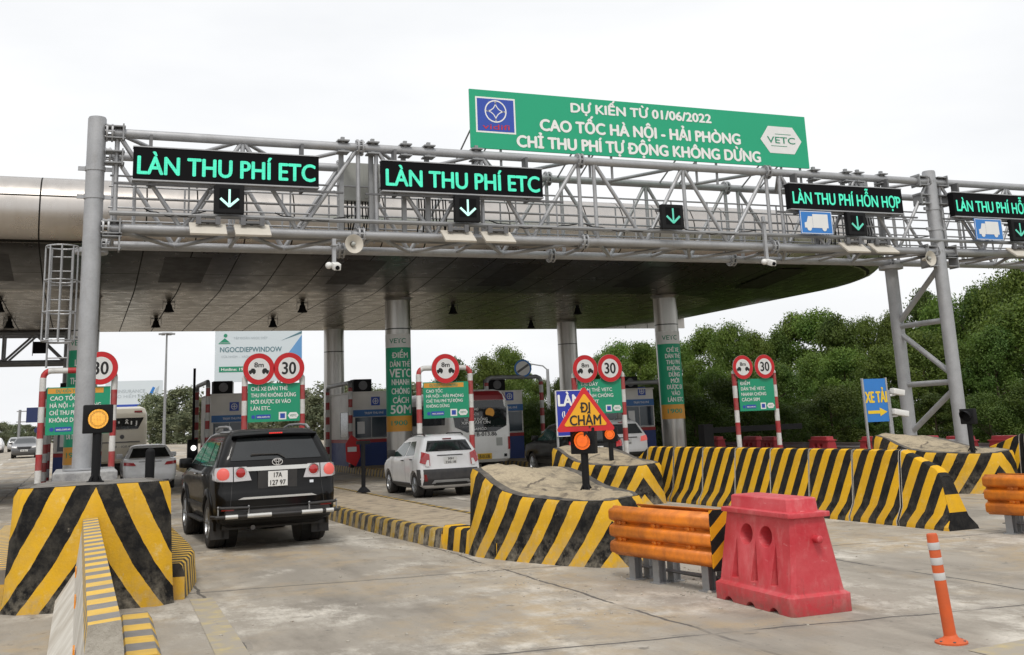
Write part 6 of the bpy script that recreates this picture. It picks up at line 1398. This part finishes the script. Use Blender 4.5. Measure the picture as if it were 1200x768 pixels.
# grey car coming the other way, far left
tabG = [(.24, .16, 4.30, .72), (.36, .04, 4.42, .85), (.55, .0, 4.45, .88), (.82, .05, 4.40, .88), (.98, .9, 4.38, .87), (1.06, 1.25, 4.25, .84), (1.40, 1.85, 3.85, .68), (1.50, 2.05, 3.6, .6), (1.55, 2.3, 3.3, .45)]
t = thing('car', 'dark grey car with dark bonnet coming toward the camera at far left', 'car', (-3.75, 87, gz(-3.75, 87)), 0); S = Shell(tabG, .16, .36, .07); S.body(t, 'car_grey', (.9, 3.55), ar=.4)
S.rpane('windscreen', 'grey_glass', t, [(-.74, 1.04), (.74, 1.04), (.58, 1.42), (-.58, 1.42)], .007, 8, .004); plate(t, 0, -.01, .55, .5, .14, ['14A 201.3'])
for s in (-1, 1):
    S.rpane('headlight', 'lamp_clear', t, [(s*.50, .72), (s*.84, .76), (s*.82, .88), (s*.52, .84)], .01, 6, .02); mirror(t, s*.92, 1.5, 1.1, 'car_grey')
    for y in (.9, 3.55): wheel(t, s*.78, y, .34, .22)
    S.spane('side_window', 'dark_glass', t, [(1.6, 1.09), (3.9, 1.09), (3.7, 1.4), (1.95, 1.4)], s)
S.rpane('grille', 'ink', t, [(-.42, .66), (.42, .66), (.45, .84), (-.45, .84)], .01, 6, .012)
b = MB(); b.bx(-.7, .7, .3, 4.2, .2, .5); b.build('underbody', 'ink', t)
for x, y, lb, m in ((-8.6, 128, 'small white car far off on the left carriageway', 'car_white'), (-6.7, 135, 'pale silver car far off on the left carriageway', 'car_silver'), (-10.5, 122, 'white car at the left photo edge, far off', 'car_white')):
    t = thing('car', lb, 'car', (x, y, gz(x, y)), 0); S = Shell(tabW, .16, .36, .07); S.body(t, m, (.85, 3.55), ar=.4); S.rpane('windscreen', 'grey_glass', t, [(-.70, 1.13), (.70, 1.13), (.58, 1.48), (-.58, 1.48)], .007, 8, .004)
    for s in (-1, 1):
        S.spane('side_window', 'dark_glass', t, gW[0], s); S.rpane('headlight', 'lamp_clear', t, [(s*.50, .72), (s*.84, .76), (s*.82, .88), (s*.52, .84)], .01, 4, .02)
        for y_ in (.85, 3.55): wheel(t, s*.78, y_, .35, .22)
# ---------------- buses
def bus(label, loc, m, top_m, tab, L, wq, wtext, ptxt, plate_m, rz=0):
    t = thing('bus', label, 'bus', loc, rz); S = Shell(tab, .20, .25, .05); S.body(t, m, (2.2, L-2.0), ar=.55)
    S.rpane('rear_window', 'dark_glass', t, wq, .008, 12, .006)
    b = MB(); b.bx(-.95, .95, .4, L-.4, .3, .8); b.build('underbody', 'ink', t)
    for s in (-1, 1):
        for y in (2.2, L-2.0): wheel(t, s*1.02, y, .48, .28, 'alloy', 8)
        S.spane('side_glazing', 'dark_glass', t, [(.6, 1.7), (L-.6, 1.7), (L-.6, 2.45), (.6, 2.45)], s, .006, 10)
    return t, S
tabB = [(.36, .12, 8.0, 1.06), (.46, .02, 8.1, 1.14), (.9, .0, 8.15, 1.16), (1.6, .02, 8.15, 1.17), (2.2, .08, 8.05, 1.16), (2.55, .16, 7.9, 1.13), (2.72, .22, 7.8, 1.09), (2.86, .34, 7.6, .98), (2.92, .6, 7.3, .8)]
t, S = bus('white minibus with a dark red roof edge seen from behind', (13.28, 36.0, 0), 'bus_white', 'bus_red', tabB, 8.15, [(-.98, 1.62), (.98, 1.62), (1.08, 2.52), (-1.08, 2.52)], '', '', 'plate_yellow')
S.rpane('roof_edge', 'bus_red', t, [(-1.10, 2.53), (1.10, 2.53), (.98, 2.86), (-.98, 2.86)], .01, 12, .012); S.rpane('window_chin', 'dark_glass', t, [(-.55, 1.42), (.55, 1.42), (.98, 1.615), (-.98, 1.615)], .008, 8, .006)
plate(t, .05, S.rear(0, .55)-.012, .57, .62, .20, ['11B-013.86'], 'plate_yellow')
b = MB(); y = S.rear(.3, 1.3)-.02; b.text('11B-013.86', .1, 1.34, .13, .95, y=y, bold=.02); b.build('fleet_number', 'ink', t)
b = MB(); y = S.rear(.3, 1.7)-.035; b.text('SAMCO', -.05, 1.53, .085, .5, y=y, bold=.02)
for i, (wd_, z) in enumerate(((.62, 2.22), (.62, 2.05), (.9, 1.86), (1.1, 1.75))): b.text(['KÍNH CHÀO', 'QUÝ KHÁCH', 'XE HỢP ĐỒNG', 'XIN CẢM ƠN'][i], -.42+.2*(i > 1), z, .09, wd_, y=y-.035, bold=.01)
b.build('window_lettering', 'white_letter', t); b = MB(); b.disc(.36, 2.08, .17, S.rear(.36, 2.08)-.02, .004, 0, 24); b.build('sticker', 'sign_orange', t)
for s in (-1, 1):
    S.rpane('tail_lamp', 'lamp_red', t, [(s*1.02, .78), (s*1.12, .78), (s*1.12, 1.22), (s*1.02, 1.22)], .014, 6, .02)
S.rpane('engine_hatch', 'bus_white', t, [(-.9, .72), (.9, .72), (.92, 1.26), (-.92, 1.26)], .008, 6, .010); b = MB(); b.bx(.55, .78, S.rear(.6, 1.05)-.03, S.rear(.6, 1.05)-.02, .92, 1.2); b.build('badge_panel', 'cabinet_grey', t); b = MB(); b.bx(-.55, -.38, S.rear(-.4, .82)-.035, S.rear(-.4, .82)-.02, .76, .86); b.bx(.85, .95, S.rear(.9, .58)-.03, S.rear(.9, .58)-.01, .53, .63); b.build('handle', 'ink', t)
tabC = [(.55, .12, 11.0, 1.10), (.66, .02, 11.1, 1.18), (1.2, .0, 11.2, 1.22), (2.2, .05, 11.2, 1.22), (2.8, .12, 11.1, 1.2), (3.05, .22, 10.9, 1.1), (3.15, .5, 10.5, .9)]
t, S = bus('cream coach with dark rear window seen from behind at left', (1.75, 54, .02), 'bus_cream', 'bus_cream', tabC, 11.2, [(-1.02, 2.1), (.80, 2.1), (1.05, 2.62), (-1.05, 2.62)], '', '', 'plate_yellow')
b = MB(); b.text('HẢI ÂU', .0, 2.34, .26, 1.5, y=S.rear(.8, 2.34)-.03, bold=.03); b.build('window_lettering', 'white_letter', t); b = MB(); b.text('14B - 020.45', .1, 1.3, .09, .9, y=S.rear(.5, 1.3)-.02, bold=.01); b.disc(.1, 1.75, .1, S.rear(.1, 1.75)-.01, .004, 0, 16); b.build('fleet_number', 'dark_steel', t)
for s in (-1, 1): S.rpane('high_lamp', 'lamp_dark_red', t, [(s*.62, 2.86), (s*.98, 2.86), (s*.96, 2.95), (s*.62, 2.95)], .01, 4, .01); S.rpane('tail_lamp', 'lamp_red', t, [(s*1.05, .9), (s*1.18, .9), (s*1.18, 1.25), (s*1.05, 1.25)], .012, 4, .015)
S.rpane('vent_strip', 'dark_steel', t, [(-.9, 1.48), (.9, 1.48), (.9, 1.53), (-.9, 1.53)], .008, 4, .006)

# ---- loose grit and broken concrete lying on the carriageway
b = MB(); rg = random.Random(5)
for i in range(420):
    if i < 150: x, y = 6.1+rg.gauss(0, .35), 10.2+rg.gauss(0, .8)
    elif i < 260: x, y = rg.uniform(4.4, 5.0), rg.uniform(9, 20)
    else: x, y = rg.uniform(1.2, 11), rg.uniform(6, 22)
    r = rg.uniform(.004, .016)*(1.6 if rg.random() < .06 else 1); b.ball((x, y, r*.4), r, 0, 3, 5, (rg.uniform(.8, 1.5), rg.uniform(.8, 1.5), .7))
tag(b.build('gravel', 'bare_concrete'), 'scattered grit and concrete crumbs on the road around the rail', 'gravel', kind='stuff')

# ---- loose black cables sagging along the gantry
rc = random.Random(9)
for i, (x0, x1, lb) in enumerate(((1.0, 2.2, 'sagging black cable left of the first arrow signal'), (3.6, 5.2, 'sagging black cable between first arrow signal and grey cabinet'), (8.4, 10.6, 'sagging black cable right of the second arrow signal'), (10.8, 13.0, 'sagging black cable left of the lone arrow signal'), (13.4, 15.6, 'sagging black cable right of the lone arrow signal'), (18.9, 21.2, 'sagging black cable left of the right gantry leg'))):
    b = MB(); pts = [((x1-x0)*k/10, .0, .14*((k/5-1)**2)-.02*math.sin(k*2.1)) for k in range(11)]; b.path(pts, .014, 6)
    tag(b.build('cable', 'black_box', loc=(x0, 21.83, 6.08), smooth=40), lb, 'cable', 'loose cables on the gantry')
